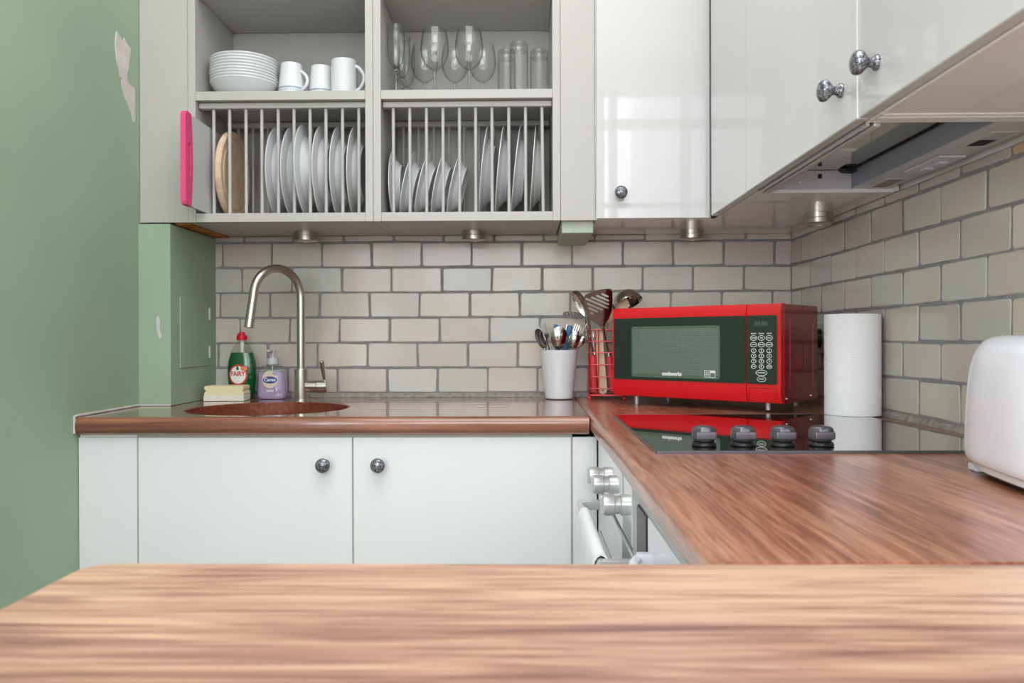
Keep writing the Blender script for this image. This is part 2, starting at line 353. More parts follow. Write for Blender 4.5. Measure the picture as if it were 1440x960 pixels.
def slot(cx, cz, L, r, ang=0, n=6):
    pts = []
    for sgn, a0 in ((1, -PI / 2), (-1, PI / 2)):
        for i in range(n + 1):
            a = a0 + PI * i / n; x, z = sgn * L / 2 + r * math.cos(a), r * math.sin(a)
            pts.append((cx + x * math.cos(ang) - z * math.sin(ang), cz + x * math.sin(ang) + z * math.cos(ang)))
    return pts
def rrect(x0, x1, z0, z1, r, n=5):
    pts = []
    for cx, cz, a0 in ((x1 - r, z1 - r, 0), (x0 + r, z1 - r, PI / 2), (x0 + r, z0 + r, PI), (x1 - r, z0 + r, 3 * PI / 2)):
        for i in range(n + 1):
            a = a0 + PI / 2 * i / n; pts.append((cx + r * math.cos(a), cz + r * math.sin(a)))
    return pts
def W(px, py, Y):        # point of the photograph at depth Y, in metres
    p = 1118 / Y; return Vector(((px - 738) / p, Y, EYE - (py - 477) / p))

# ================================================================== THE SETTING
XL, XR, YB = -1.048, 0.824, 2.462
struct('floor', B().box(XL - .1, ROOM_X1 + .1, ROOM_Y0 - .1, YB + .1, -0.1, 0), M['floor'])
struct('ceiling', B().box(XL - .1, ROOM_X1 + .1, ROOM_Y0 - .1, YB + .1, CEIL, CEIL + .1), M['white_wall'])
wall_l = struct('wall_left', B().box(XL - .1, XL, .55, YB + .1, 0, CEIL), M['green'])
b = B(); b.box(XL - .1, XL, ROOM_Y0 - .1, FILL_WIN[0], 0, CEIL); b.box(XL - .1, XL, FILL_WIN[1], .55, 0, CEIL)
b.box(XL - .1, XL, FILL_WIN[0], FILL_WIN[1], 0, FILL_WIN_Z[0]); b.box(XL - .1, XL, FILL_WIN[0], FILL_WIN[1], FILL_WIN_Z[1], CEIL)
struct('wall_left', b, M['white_wall'])
b = B(); x0, x1 = XL - .08, XL - .03
for y in (FILL_WIN[0], sum(FILL_WIN) / 2 - .02, FILL_WIN[1] - .04): b.box(x0, x1, y, y + .04, *FILL_WIN_Z)
for z in (FILL_WIN_Z[0], sum(FILL_WIN_Z) / 2 - .02, FILL_WIN_Z[1] - .04): b.box(x0, x1, FILL_WIN[0], FILL_WIN[1], z, z + .04)
struct('window_4', b, M['frame'])  # frame of the added left-wall window
wall_b = struct('wall_back', B().box(XL, XR + .1, YB, YB + .1, 0, CEIL), M['green_pale'])
wall_r = struct('wall_right', B().box(XR, XR + .1, -0.25, YB, 0, CEIL), M['white_wall'])
struct('wall_return', B().box(XR + .1, ROOM_X1, -0.25, -0.15, 0, CEIL), M['white_wall'])
struct('wall_side', B().box(ROOM_X1, ROOM_X1 + .1, ROOM_Y0, -0.15, 0, CEIL), M['white_wall'])
b = B(); xs = XL
for a, c in WINS + [(ROOM_X1, None)]:
    b.box(xs, a, ROOM_Y0 - .1, ROOM_Y0, 0, CEIL)
    if c: b.box(a, c, ROOM_Y0 - .1, ROOM_Y0, 0, WIN_Z[0]); b.box(a, c, ROOM_Y0 - .1, ROOM_Y0, WIN_Z[1], CEIL); xs = c
struct('wall_front', b, M['white_wall'])
for i, (a, c) in enumerate(WINS):
    b = B(); y0, y1 = ROOM_Y0 - .08, ROOM_Y0 - .03; z0, z1 = WIN_Z; m_ = (a + c) / 2; zm = (z0 + z1) / 2
    b.box(a, a + .05, y0, y1, z0, z1); b.box(c - .05, c, y0, y1, z0, z1); b.box(a, c, y0, y1, z0, z0 + .06); b.box(a, c, y0, y1, z1 - .05, z1)
    b.box(a, c, y0, y1, 2.74, 2.82); b.box(a, c, y0, y1, 2.12, 2.16)
    m_ = .695 if i == 1 else m_; b.box(m_ - .035, m_ + .035, y0, y1, z0, z1)
    struct('window_%d' % (i + 1), b, M['frame'])

# peeled paint on the left wall
pk = [(290,185),(300,200),(315,225),(335,255),(345,232),(355,262),(385,305),(385,345),(375,390),(375,430),(362,470),(362,510),(375,550),(408,568),(412,590),(413,640),(413,800),(400,805),(390,750),(370,700),(340,620),(322,540),(325,510),(312,500),(305,440),(290,380),(283,300),(282,250)]
pts = []
for u, v in pk:
    px, py = 100 + u / 4.8, v / 4.8; p = (738 - px) / 1.048; pts.append((1118 / p, EYE + (477 - py) / p))
b = B().plate(pts, th=0.002, mtx=Matrix.Translation((XL, 0, 0)) @ Matrix(((0, 1, 0, 0), (1, 0, 0, 0), (0, 0, 1, 0), (0, 0, 0, 1))))
o = struct('plaster_patch', b, M['plaster'], wall_l); o['label'] = 'bare pinkish plaster where the green paint has peeled'

# tiles: real glazed tiles over a grout bed
PITCH_Z = 0.0777; Z0 = 0.9222
def tiles(plane):
    b = B(); lay = b.bm.loops.layers.float_color.new('tint'); bm = b.bm
    pit = 0.1553 if plane == 'back' else 0.1575
    if plane == 'back': lo, hi = -0.967, XR - 0.004
    else: lo, hi = -0.20, YB - 0.004
    base = [(0.62, 0.575, 0.50), (0.60, 0.565, 0.50), (0.605, 0.55, 0.49), (0.575, 0.565, 0.525), (0.63, 0.585, 0.505), (0.595, 0.535, 0.485), (0.60, 0.575, 0.50)]
    for row in range(-1, 7):
        za = Z0 + (5 - row) * PITCH_Z + 0.0016; zb = za + PITCH_Z
        # row 0 is the uppermost full course; row -1 the cut course under the cabinets
        if row == -1: zb = za + 0.011 if True else zb
        if row == 6: continue
        odd = row % 2 == 0
        if plane == 'back': off = (-0.9394 if odd else -0.8744) - 0.0035 * row
        else: off = 2.367 if odd else 2.2965
        k0 = int((lo - off) / pit) - 2
        for k in range(k0, k0 + 30):
            a = off + k * pit; c = a + pit
            g = 0.0028; a2, c2 = max(a + g, lo), min(c - g, hi)
            if c2 - a2 < 0.006: continue
            z1, z2 = za + g, zb - g
            if row == -1: z1, z2 = za + g, 1.4105
            col = random.choice(base); f = random.uniform(0.93, 1.06)
            if False: pass
            if plane == 'right' and row == -1 and 1.2 < (a2 + c2) / 2 < 1.36: col = (0.66, 0.44, 0.28)
            col = tuple(x * f for x in col)
            if row <= 0 and random.random() < .5: col = (col[0] * .97, col[1] * .92, col[2] * .97)
            # wobbly outline
            W_ = c2 - a2; H_ = z2 - z1; n1, n2 = 6, 3; out = []
            j = lambda: random.uniform(-.0013, .0013)
            cr = min(.004, H_ * .3, W_ * .3)
            cor = [(a2, z1), (c2, z1), (c2, z2), (a2, z2)]
            cs = [(x + j() * 1.3, z + j() * 1.3) for x, z in cor]
            ring = []
            for q in range(4):
                p0, p1 = cs[q], cs[(q + 1) % 4]; d = math.hypot(p1[0] - p0[0], p1[1] - p0[1]); n = n1 if q % 2 == 0 else n2
                for i in range(n):
                    t = (cr + (d - 2 * cr) * i / (n - 1)) / d
                    w_ = j() * .5 if 0 < i < n - 1 else 0
                    x = p0[0] + (p1[0] - p0[0]) * t; z = p0[1] + (p1[1] - p0[1]) * t
                    ring.append((x + (w_ if q % 2 else 0), z + (w_ if q % 2 == 0 else 0)))
            th = 0.005 + random.uniform(-.0008, .0008); tx, tz = random.uniform(-.006, .006), random.uniform(-.01, .01)
            cx, cz = (a2 + c2) / 2, (z1 + z2) / 2
            def P(x, z, dd, s=1.0):
                x = cx + (x - cx) * s if s == 1.0 else cx + (x - cx) * (1 - .0022 / max(W_ / 2, .006)); z = cz + (z - cz) * (1 if s == 1.0 else (1 - .0022 / max(H_ / 2, .004)))
                dd = dd + (x - cx) * tx + (z - cz) * tz if dd > .002 else dd
                return (x, YB - dd, z) if plane == 'back' else (XR - dd, x, z)
            R0 = [bm.verts.new(P(x, z, .001)) for x, z in ring]; R1 = [bm.verts.new(P(x, z, th - .0015)) for x, z in ring]; R2 = [bm.verts.new(P(x, z, th, .9)) for x, z in ring]
            fs = []
            nn = len(ring)
            for A_, B_ in ((R0, R1), (R1, R2)):
                for i in range(nn): fs.append(bm.faces.new((A_[i], A_[(i + 1) % nn], B_[(i + 1) % nn], B_[i])))
            fs.append(bm.faces.new(R2))
            for fc in fs:
                for lp in fc.loops: lp[lay] = (*col, 1)
    bmesh.ops.recalc_face_normals(bm, faces=bm.faces[:])
    return b
struct('wall_grout', B().box(-0.967, XR, YB - 0.0035, YB + .001, WT - .03, 1.4105), M['grout'], wall_b)
struct('wall_tiles', tiles('back'), M['tile'], wall_b, angle=25)
struct('wall_grout', B().box(XR - 0.0035, XR + .001, -0.20, YB, WT - .03, 1.4105), M['grout'], wall_r)
struct('wall_tiles', tiles('right'), M['tile'], wall_r, angle=25)
# worn sealant strip where the tiles meet the worktop
def caulk(pts2):
    b = B(); rings = []
    n = 60
    for i in range(n + 1):
        t = i / n; p = Vector(pts2[0]).lerp(Vector(pts2[1]), t); d = (Vector(pts2[1]) - Vector(pts2[0])).normalized(); nr = Vector((d.y, -d.x, 0)) if abs(d.x) > .5 else Vector((-1, 0, 0))
        if abs(d.x) > .5: nr = Vector((0, -1, 0))
        h = .0125 + random.uniform(-.0012, .0012); q = .012 + random.uniform(-.001, .001)
        rings.append([p, p + nr * q, p + nr * (q - .001) + Vector((0, 0, .003)), p + nr * .006 + Vector((0, 0, h)), p + Vector((0, 0, h))])
    return b.loft([[tuple(v) for v in r] for r in rings])
struct('trim_1', caulk([(-.958, YB - .001, WT + .0004), (XR - .012, YB - .001, WT + .0004)]), M['caulk'])
struct('trim_2', caulk([(XR - .001, YB - .001, WT + .0004), (XR - .001, -.18, WT + .0004)]), M['caulk'])

b = B(); b.box(XL + .0002, XL + .005, 1.832, 2.139, WT + .0005, WT + .006, .0015); b.box(XL + .0002, XL + .0045, 1.825, 1.831, .872, WT + .004, .001)
struct('trim_5', b, M['plaster'])
b = B().box(.1015, .1885, 2.172, YB - .0005, 1.3765, 1.450, .004, 3)
blk = struct('trim_6', b, M['green_pale'])
b = B().plate([(.140, 1.405), (.158, 1.4085), (.176, 1.402), (.170, 1.394), (.150, 1.396), (.152, 1.388), (.148, 1.385), (.146, 1.394)], th=.001, mtx=Matrix.Translation((0, 2.1715, 0)))
struct('paint_chip', b, M['plaster'], blk)
# boxed-in pipes, green
bx = struct('wall_boxing', B().box(XL, -.960, 2.140, YB, WT + .0005, 1.404, .0015), M['green_pale'])
bx.data.materials[0] = M['green']
ap = struct('access_panel', B().box(-.961, -.9575, 2.197, 2.398, 1.011, 1.209, .0012), M['green'], bx)
for z in (1.168, 1.053): struct('panel_hinge', B().box(-.961, -.956, 2.395, 2.405, z - .018, z + .018, .001), M['edging'], ap)
b = B()
b.plate([(-.998, 1.150), (-.992, 1.156), (-.988, 1.140), (-.990, 1.120), (-.984, 1.100), (-.990, 1.092), (-.997, 1.112), (-.999, 1.135)], th=.001, mtx=Matrix.Translation((0, 2.1395, 0)))
b.box(-1.046, -.960, 2.138, 2.141, WT + .0006, WT + .0045, .001)
struct('paint_chip', b, M['plaster'], bx)

# ================================================================== WORKTOPS
def worktop(name, label, outline, holes, m, sink=False):
    pass
def boolean(o, cutter, keep=False):
    md = o.modifiers.new('b', 'BOOLEAN'); md.operation = 'DIFFERENCE'; md.solver = 'EXACT'; md.object = cutter
    dg = bpy.context.evaluated_depsgraph_get(); me = bpy.data.meshes.new_from_object(o.evaluated_get(dg))
    o.modifiers.remove(md); old = o.data; o.data = me; bpy.data.meshes.remove(old)
    cm = cutter.data; bpy.data.objects.remove(cutter); bpy.data.meshes.remove(cm)
    o.data.name = o.name
def nose(front, back, z0, z1, r=.017, n=7):
    """(y,z) section with a rounded nose at y=front"""
    pts = [(back, z0), (back, z1)]
    for i in range(n + 1):
        a = PI / 2 + PI / 2 * i / n; pts.append((front + r + r * math.cos(a), z1 - r + r * math.sin(a)))
    for i in range(n + 1):
        a = PI + PI / 2 * i / n; pts.append((front + r + r * math.cos(a), z0 + r + r * math.sin(a)))
    return pts
SK = (-.670, 2.072, .208)
wt = tag(obj('worktop', B().ribbon(nose(1.826, YB - .001, .868, WT), 'X', XL + .002, .1475), M['wood_x'], angle=50),
         'glossy reddish wood worktop along the tiled back wall, holding the round sink', 'worktop')
c = obj('cut', B().cyl((SK[0], SK[1], .80), (SK[0], SK[1], 1.0), SK[2], n=96), M['wood_x']); boolean(wt, c)
b = B()
for y in (2.231, 2.180, 2.129, 2.078, 2.027, 1.976):
    dy = y - SK[1]; x0 = SK[0] + math.sqrt(max(0, SK[2] ** 2 - dy * dy)) + .012
    b.tube([(x0, y, WT), (-.04, y, WT)], .006, 12)
c = obj('cut', b, M['wood_x']); boolean(wt, c)
wt.data.shade_smooth(); wt.data.set_sharp_from_angle(angle=math.radians(40))
# right run, grain away from the camera
sec = [(p[0], p[1]) for p in nose(.150, XR - .001, .868, WT)]
wr = tag(obj('worktop', B().ribbon(sec, 'Y', .6375, YB - .001), M['wood_y'], angle=50),
         'reddish wood worktop running under the hob and toaster along the right wall', 'worktop')
# peninsula slab with rounded edges
def slab(x0, x1, y0, y1, z0, z1, rc, re):
    rings = []
    for k in range(7):
        a = PI / 2 * k / 6; ins = re * (1 - math.sin(a)); z = z0 + re * (1 - math.cos(a)) * .9999
        rings.append([(x, y, z) for x, y in rrect(x0 + ins, x1 - ins, y0 + ins, y1 - ins, rc)])
    for k in range(7):
        a = PI / 2 * k / 6; ins = re * (1 - math.cos(a)); z = z1 - re + re * math.sin(a)
        rings.append([(x, y, z) for x, y in rrect(x0 + ins, x1 - ins, y0 + ins, y1 - ins, rc)])
    return rings
tag(obj('worktop', B().loft(slab(-.354, XR - .014, -.02, .6365, .868, WT, .022, .008)), M['wood_p'], angle=50),
    'paler worn wood breakfast bar top across the foreground', 'worktop')
# grey sealant bead along the joint of peninsula and right run, near corner
# sink bowl
b = B(); pr = []
for i in range(15):
    a = PI / 2 * i / 14; pr.append((.2025 * math.cos(a) ** .6 if i < 14 else 0, .8675 - .165 * math.sin(a)))
pr2 = [(max(0, r + .003 if r > 0 else 0), z - .004) for r, z in reversed(pr)]
b.lathe([(.235, .8675), (.235, .8635)][:0] + pr + pr2[:1] + pr2[1:], 64)
sink = thing('sink', 'round copper-brown sink bowl sunk into the back worktop', 'sink', (SK[0], SK[1], 0))
obj('bowl', b, M['copper'], sink, angle=60)
obj('rim', B().lathe([(.2075, .9095), (.2075, .8640), (.2025, .8640), (.2035, .9085)], 64, closed=True), M['copper'], sink)
obj('drain', B().lathe([(0, .706), (.03, .706), (.040, .708), (.044, .7055), (.044, .703)], 32), M['chrome'], sink)

# ================================================================== KNOBS
def knob_bm(origin, axis, s=1.0):
    q = Vector((0, 0, 1)).rotation_difference(Vector(axis)).to_matrix().to_4x4()
    pr = [(0, 0), (.0105, 0), (.0112, .002), (.0105, .0045), (.0075, .007), (.0065, .011), (.0075, .0145), (.0115, .018), (.0158, .0225), (.0172, .027), (.0160, .0315), (.0125, .0345), (.007, .0365), (0, .037)]
    return B().lathe([(r * s, z * s) for r, z in pr], 32, Matrix.Translation(origin) @ q)

# ================================================================== BASE CABINETS (back run)
DF = 1.846
base = thing('base_cabinet', 'white double base cabinet under the sink with two knobbed doors', 'cabinet', (-.40, 2.1, 0))
def L(o_, b):  # shift mesh from world to local of a root
    b.bm.transform(Matrix.Translation(-Vector(o_.location))); return b
bb = B(); bb.box(-.907, -.891, 1.866, 2.44, .10, .8675); bb.box(.093, .109, 1.866, 2.44, .10, .8675); bb.box(-.891, .093, 1.866, 2.44, .10, .116)
bb.box(-.891, .093, 2.43, 2.44, .116, .8675); bb.box(-.89, .09, 1.92, 1.935, 0, .0999)
obj('carcass', L(base, bb), M['carcass'], base)
sb = B(); sb.box(-.4033, -.4002, DF + .003, DF + .012, .115, .861); sb.box(-.9094, -.9057, DF + .003, DF + .012, .115, .861); sb.box(.1067, .1103, DF + .003, DF + .012, .115, .861)
sb.box(-.907, .109, DF + .0015, DF + .006, .8617, .8675)
obj('gap_strip', L(base, sb), M['gapstrip'], base)
for x0, x1, kx in ((-.9055, -.4035, -.466), (-.4000, .1065, -.339)):
    d = obj('door', L(base, B().box(x0, x1, DF, DF + .0185, .115, .861, .0012)), M['basedoor'], base)
    obj('knob', L(base, knob_bm((kx, DF, .799), (0, -1, 0))), M['zinc'], d)
f = thing('filler_panel', 'narrow white filler panel between the left wall and the sink cabinet', 'panel', (-.978, DF, 0))
obj('panel', L(f, B().box(XL + .001, -.9095, DF + .001, DF + .0195, .0005, .861, .001)), M['basedoor'], f)
obj('scribe_strip', L(f, B().box(-1.0455, -.9095, DF + .004, DF + .020, .8615, .8675)), M['carcass'], f)
tag(obj('filler_panel', B().box(.1105, .1665, DF + .001, DF + .0195, .0005, .861, .001), M['basedoor']), 'narrow white filler panel in the corner beside the oven', 'panel')

# ================================================================== OVEN AND RIGHT-HAND APPLIANCES
OX = .168
ov = thing('oven', 'white built-in oven with silver knobs below the hob', 'oven', (.45, 1.55, 0))
obj('housing', L(ov, B().box(OX + .022, .76, 1.258, 1.838, .12, .8675)), M['carcass'], ov)
obj('control_panel', L(ov, B().box(OX, OX + .022, 1.258, 1.838, .757, .8675, .002)), M['mirrorwhite'], ov)
obj('vent_gap', L(ov, B().box(OX + .006, OX + .022, 1.262, 1.834, .745, .757)), M['dark'], ov)
dr = obj('oven_door', L(ov, B().box(OX, OX + .022, 1.258, 1.838, .17, .745, .003)), M['mirrorwhite'], ov)
obj('door_window', L(ov, B().box(OX - .0015, OX + .002, 1.31, 1.785, .26, .66, .001)), M['mwglass'], dr)
hb = B().tube([(.122, 1.262, .726), (.122, 1.76, .726)], .008, 14)
for y in (1.2705, 1.74): hb.box(.122, OX + .001, y - .008, y + .008, .716, .736, .002)
obj('door_handle', L(ov, hb), M['hood'], dr)
for y in (1.770, 1.660, 1.456):
    kb = B(); q = Matrix.Translation((OX, y, .785)) @ Matrix.Rotation(-PI / 2, 4, 'Y')
    kb.lathe([(0, 0), (.0165, 0), (.0165, .005), (.0195, .0065), (.0195, .021), (.0185, .0255), (.016, .027), (0, .027)], 28, q)
    kb.box(OX - .031, OX - .024, y - .004, y + .004, .768, .802, .002)
    obj('oven_knob', L(ov, kb), M['knobsilver'], ov)
# towel over the oven handle
bt = B(); rings = []
for i in range(15):
    y = 1.283 + .352 * i / 14; wv = .0022 * math.sin(i * 1.3) + .001 * math.sin(i * 3.1)
    out = [(.098 + wv, .43), (.101 + wv, .60), (.104 + wv, .70), (.1085, .731), (.115, .7405), (.122, .7435), (.129, .7405), (.1345, .731), (.1365, .70), (.137, .60), (.1375, .47)]
    inn = [(x + (.0035 if x < .122 else -.0035), min(z, .7375)) for x, z in out]
    inn = [(.1015 + wv, .43), (.1045 + wv, .60), (.1075 + wv, .70), (.1115, .729), (.1165, .7365), (.122, .7390), (.1275, .7365), (.1315, .729), (.1330, .70), (.1335, .60), (.134, .47)]
    rings.append([(x, y, z) for x, z in out] + [(x, y, z) for x, z in reversed(inn)])
bt.loft(rings); tag(obj('towel', bt, M['cloth'], angle=60), 'white tea towel hanging over the oven door handle', 'towel')
dw = thing('dishwasher', 'white appliance with a dark recessed grip beside the oven', 'dishwasher', (.45, .95, 0))
obj('housing', L(dw, B().box(OX + .022, .76, .66, 1.250, .02, .8675)), M['carcass'], dw)
dd = obj('door', L(dw, B().box(OX, OX + .022, .66, 1.250, .10, .8655, .003)), M['lilacedge'], dw)
obj('grip', L(dw, B().box(OX - .004, OX + .002, 1.085, 1.175, .40, .845, .003)), M['black'], dd)
obj('front_panel', L(dw, B().box(OX - .003, OX + .002, .67, 1.075, .12, .848, .002)), M['whiteplastic'], dd)
hbm = B().tube([(.150, 1.05, .80), (.138, 1.02, .80), (.138, .76, .80), (.150, .73, .80)], .006, 12)
for y in (1.045, .735): hbm.box(.146, OX - .002, y - .008, y + .008, .793, .807, .002)
obj('bar_handle', L(dw, hbm), M['whiteplastic'], dd)
# peninsula carcass below the breakfast bar
pc = thing('breakfast_bar_base', 'white panelled base carrying the foreground breakfast bar', 'cabinet', (.2, .3, 0))
obj('end_panel', L(pc, B().box(-.335, -.317, .03, .60, .0005, .8675, .001)), M['basedoor'], pc)
obj('front_panel', L(pc, B().box(-.317, .80, .575, .593, .0005, .8675, .001)), M['basedoor'], pc)
obj('rear_panel', L(pc, B().box(-.317, .80, .04, .058, .0005, .8675, .001)), M['basedoor'], pc)

# ================================================================== UPPER CABINETS, GREY OPEN UNITS WITH PLATE RACKS
CB, CT = 1.409, 2.40
FY = 2.150
def open_unit(name, label, x0, x1, dow, rear, pins):
    r = thing(name, label, 'cabinet', ((x0 + x1) / 2, 2.30, CB))
    t = .0215
    for a, c in ((x0, x0 + t), (x1 - t, x1)): obj('side_panel', L(r, B().box(a + .0004, c - .0004, FY, 2.449, CB, CT, .0008)), M['greycab'], r)
    a, c = x0 + t, x1 - t
    obj('bottom_panel', L(r, B().box(a, c, FY + .0005, 2.435, CB + .0005, CB + .0245, .0006)), M['greycab'], r)
    obj('shelf', L(r, B().box(a, c, FY + .0005, 2.435, 1.7405, 1.7645, .0006)), M['greycab'], r)
    s2 = obj('shelf', L(r, B().box(a + .001, c - .001, FY + .006, 2.430, 2.030, 2.052, .0006)), M['greycab'], r)
    obj('top_panel', L(r, B().box(a, c, FY + .0005, 2.435, CT - .022, CT, .0006)), M['greycab'], r)
    obj('back_panel', L(r, B().box(a, c, 2.436, 2.448, CB + .001, CT - .001)), M['greycab'], r)
    for px_ in pins: obj('shelf_pin', L(r, B().cyl((px_[0], px_[1], 2.0265), (px_[2], px_[1], 2.0265), .0028, n=10)), M['chrome'], r)
    for Yr, xs_, rad, zt in ((2.180, dow, .0046, 1.7395), (2.377, rear, .0042, 1.7395)):
        rb = B(); rb.box(a + .0008, c - .0008, Yr - .011, Yr + .011, zt - .0165, zt, .0035, 3)
        rail = obj('rack_rail', L(r, rb), M['greycab'], r)
        for q in xs_:
            db = B().cyl((q[0], Yr, zt - .012), (q[1], Yr, CB + .0245), rad, n=14); obj('rack_dowel', L(r, db), M['greycab'], rail)
    return r
dl = [(x - 738) / 513.0 for x in (299.3, 321.8, 345, 367.5, 390.8, 413.3, 436, 458.5, 482, 505)]
dr_ = [(x - 738) / 513.0 for x in (553.8, 577, 600.5, 623.8, 647, 669.8, 692.8, 716.5, 740, 763)]
open_unit('plate_rack_cabinet', 'grey open wall cabinet, left one, with bowls and mugs above its plate rack', -.915, -.4096, [(x, x) for x in dl], [(x - .003, x - .003) for x in dl], [(-.8935, 2.405, -.880)])
open_unit('plate_rack_cabinet', 'grey open wall cabinet, right one, with wine glasses above its plate rack', -.4094, .098, [(x, x + (.003 if i == 9 else 0)) for i, x in enumerate(dr_)], [(x - .002, x - .002) for x in dr_], [(.0765, 2.405, .063)])
tag(obj('filler_panel', B().box(XL + .001, -.9155, FY + .001, FY + .019, CB + .0003, CT, .0008), M['greycab']), 'grey filler panel between the green wall and the left plate rack', 'panel')
tag(obj('filler_panel', B().box(.0985, .1915, FY + .0015, FY + .019, CB, CT, .0008), M['greycab']), 'grey filler panel between the right plate rack and the white cabinet', 'panel')
struct('trim_3', B().box(-.958, -.917, 2.17, 2.455, 1.4055, 1.425), M['rust'])
struct('trim_4', B().box(XL + .001, -.917, 2.17, 2.455, 1.426, 1.445), M['rust'])

# ================================================================== WHITE UPPER CABINETS
UX = .490
def lshape(x0, x1, xm, y0, ym, y1): return [(x0, y1), (x0, ym), (xm, ym), (xm, y0), (x1, y0), (x1, y1)]
cc = thing('corner_cabinet', 'white gloss corner wall cabinet with one grey knob', 'cabinet', (.55, 2.2, CB))
obj('carcass', L(cc, B().ribbon(lshape(.1925, XR - .0065, UX + .020, 1.7685, 2.1495, YB - .0065), 'Z', CB + .0006, CT)), M['carcass'], cc, smooth=False)
d = obj('door', L(cc, B().box(.1935, .4955, 2.130, 2.1485, CB + .001, CT, .0022, 3)), M['whitegloss'], cc)
obj('knob', L(cc, knob_bm((.2555, 2.130, 1.4755), (0, -1, 0))), M['zinc'], d)
obj('side_door', L(cc, B().box(UX + .001, UX + .0195, 1.7705, 2.098, CB + .001, CT, .0028, 3)), M['whitegloss'], cc)
obj('hinge_gap', L(cc, B().box(UX + .012, UX + .022, 2.104, 2.146, CB + .002, CT - .01)), M['dark'], cc)
hc = thing('hood_cabinet', 'white gloss wall cabinet above the cooker hood with a grey knob', 'cabinet', (.65, 1.47, CB))
hb = B(); hb.box(UX + .020, XR - .0065, 1.1795, 1.7675, 1.478, CT); hb.box(UX + .020, XR - .0065, 1.7505, 1.7675, CB + .0006, 1.4779); hb.box(UX + .020, XR - .0065, 1.1795, 1.1965, CB + .0006, 1.4779)
obj('carcass', L(hc, hb), M['carcass'], hc, smooth=False)
d = obj('door', L(hc, B().box(UX, UX + .0185, 1.1795, 1.7665, CB + .0012, CT, .0028, 3)), M['whitegloss'], hc)
obj('knob', L(hc, knob_bm((UX, 1.236, 1.470), (-1, 0, 0))), M['zinc'], d)
nc = thing('wall_cabinet', 'white gloss wall cabinet nearest the camera with a grey knob', 'cabinet', (.65, .88, CB))
obj('carcass', L(nc, B().box(UX + .020, XR - .0065, .58, 1.1765, CB + .0006, CT)), M['carcass'], nc)
nb = B(); nb.box(UX + .021, XR - .0066, 1.150, 1.1545, CB - .0008, CB + .0008); nb.box(UX + .021, XR - .0066, 1.166, 1.170, CB - .0008, CB + .0008)
obj('edge_strip', L(nc, nb), M['edging'], nc)
obj('edge_strip', L(nc, B().box(UX + .0205, UX + .0235, .58, 1.1765, CB - .0008, CB + .0008)), M['edging'], nc)
d = obj('door', L(nc, B().box(UX, UX + .0185, .58, 1.1745, CB + .0012, CT, .0028, 3)), M['whitegloss'], nc)
obj('knob', L(nc, knob_bm((UX, 1.111, 1.470), (-1, 0, 0))), M['zinc'], d)

# ================================================================== COOKER HOOD
hd = thing('cooker_hood', 'silver built-in extractor hood recessed under the white cabinets', 'cooker hood', (.65, 1.47, CB))
HX0, HX1, HY0, HY1 = .5125, .800, 1.199, 1.7485
hb = B(); hb.box(.716, HX1, HY0, HY1, 1.4155, 1.477)      # motor box
obj('motor_box', L(hd, hb), M['hood'], hd)
obj('filter_edge', L(hd, B().box(.7135, .7162, HY0 + .012, HY1 - .006, 1.4160, 1.4535, .0008)), M['hoodblue'], hd)
obj('glass_visor', L(hd, B().box(.545, .7130, HY0 + .002, HY1 - .004, 1.4545, 1.459)), M['hoodmirror'], hd)
obj('front_rail', L(hd, B().box(.5125, .5175, HY0, HY1, 1.4055, 1.462, .001)), M['hood'], hd)
obj('rail_gap', L(hd, B().box(.5176, .5225, HY0, HY1, 1.409, 1.462)), M['black'], hd)
hb = B(); hb.box(.523, .5345, HY0, HY1 - .002, 1.4045, 1.462, .003, 3); obj('front_bar', L(hd, hb), M['hood'], hd)
hb = B(); hb.box(.5350, .7130, HY1 - .0045, HY1 - .0005, 1.413, 1.4535); ep = obj('end_plate', L(hd, hb), M['lav'], hd)
obj('slot', L(hd, B().box(.640, .648, HY1 - .0055, HY1 - .004, 1.436, 1.446)), M['dark'], ep)
obj('screw', L(hd, B().cyl((.600, HY1 - .004, 1.4275), (.600, HY1 - .0065, 1.4275), .0028, n=12)), M['chrome'], ep)
obj('latch', L(hd, B().ribbon([(.683, 1.4530), (.713, 1.4530), (.713, 1.4460), (.690, 1.4475)], 'Y', HY1 - .03, HY1 - .005)), M['dark'], ep)
obj('end_plate', L(hd, B().box(.5350, .7130, HY0 + .0005, HY0 + .0045, 1.413, 1.4535)), M['lav'], hd)
obj('rim_strip', L(hd, B().box(.523, .806, HY1 + .0002, HY1 + .0018, 1.4065, 1.4140)), M['edging'], hd)
gb = B()
for k in range(60): gb.box(.706, .7125, HY0 + .01 + k * .009, HY0 + .014 + k * .009, 1.4525, 1.4548)
obj('vent_slots', L(hd, gb), M['dark'], hd)
for y, opn in ((1.690, 0), (1.324, 1)):
    lb = B(); lb.plate([(x, z) for x, z in rrect(.742, .789, y - .052, y + .052, .003)], [rrect(.749, .782, y - .044, y + .044, .002)], .0022,
                       mtx=Matrix(((1, 0, 0, 0), (0, 0, 1, 0), (0, 1, 0, 1.4132), (0, 0, 0, 1))))
    lf = obj('lamp_frame', L(hd, lb), M['hood'], hd)
    obj('lamp_cover', L(hd, B().box(.7495, .7815, y - .0435, y + (.0435 if not opn else .0), 1.4142, 1.4150)), M['caulk'] if not opn else M['steel'], lf)
    if opn: obj('lamp_hole', L(hd, B().box(.751, .780, y + .001, y + .042, 1.4143, 1.4150)), M['dark'], lf)
sw = obj('switch_plate', L(hd, B().box(.742, .790, 1.435, 1.565, 1.4105, 1.4152, .001)), M['lav'], hd)
for y in (1.475, 1.525): obj('slide_switch', L(hd, B().box(.757, .775, y - .009, y + .009, 1.4065, 1.4110, .0015)), M['lav'], sw)

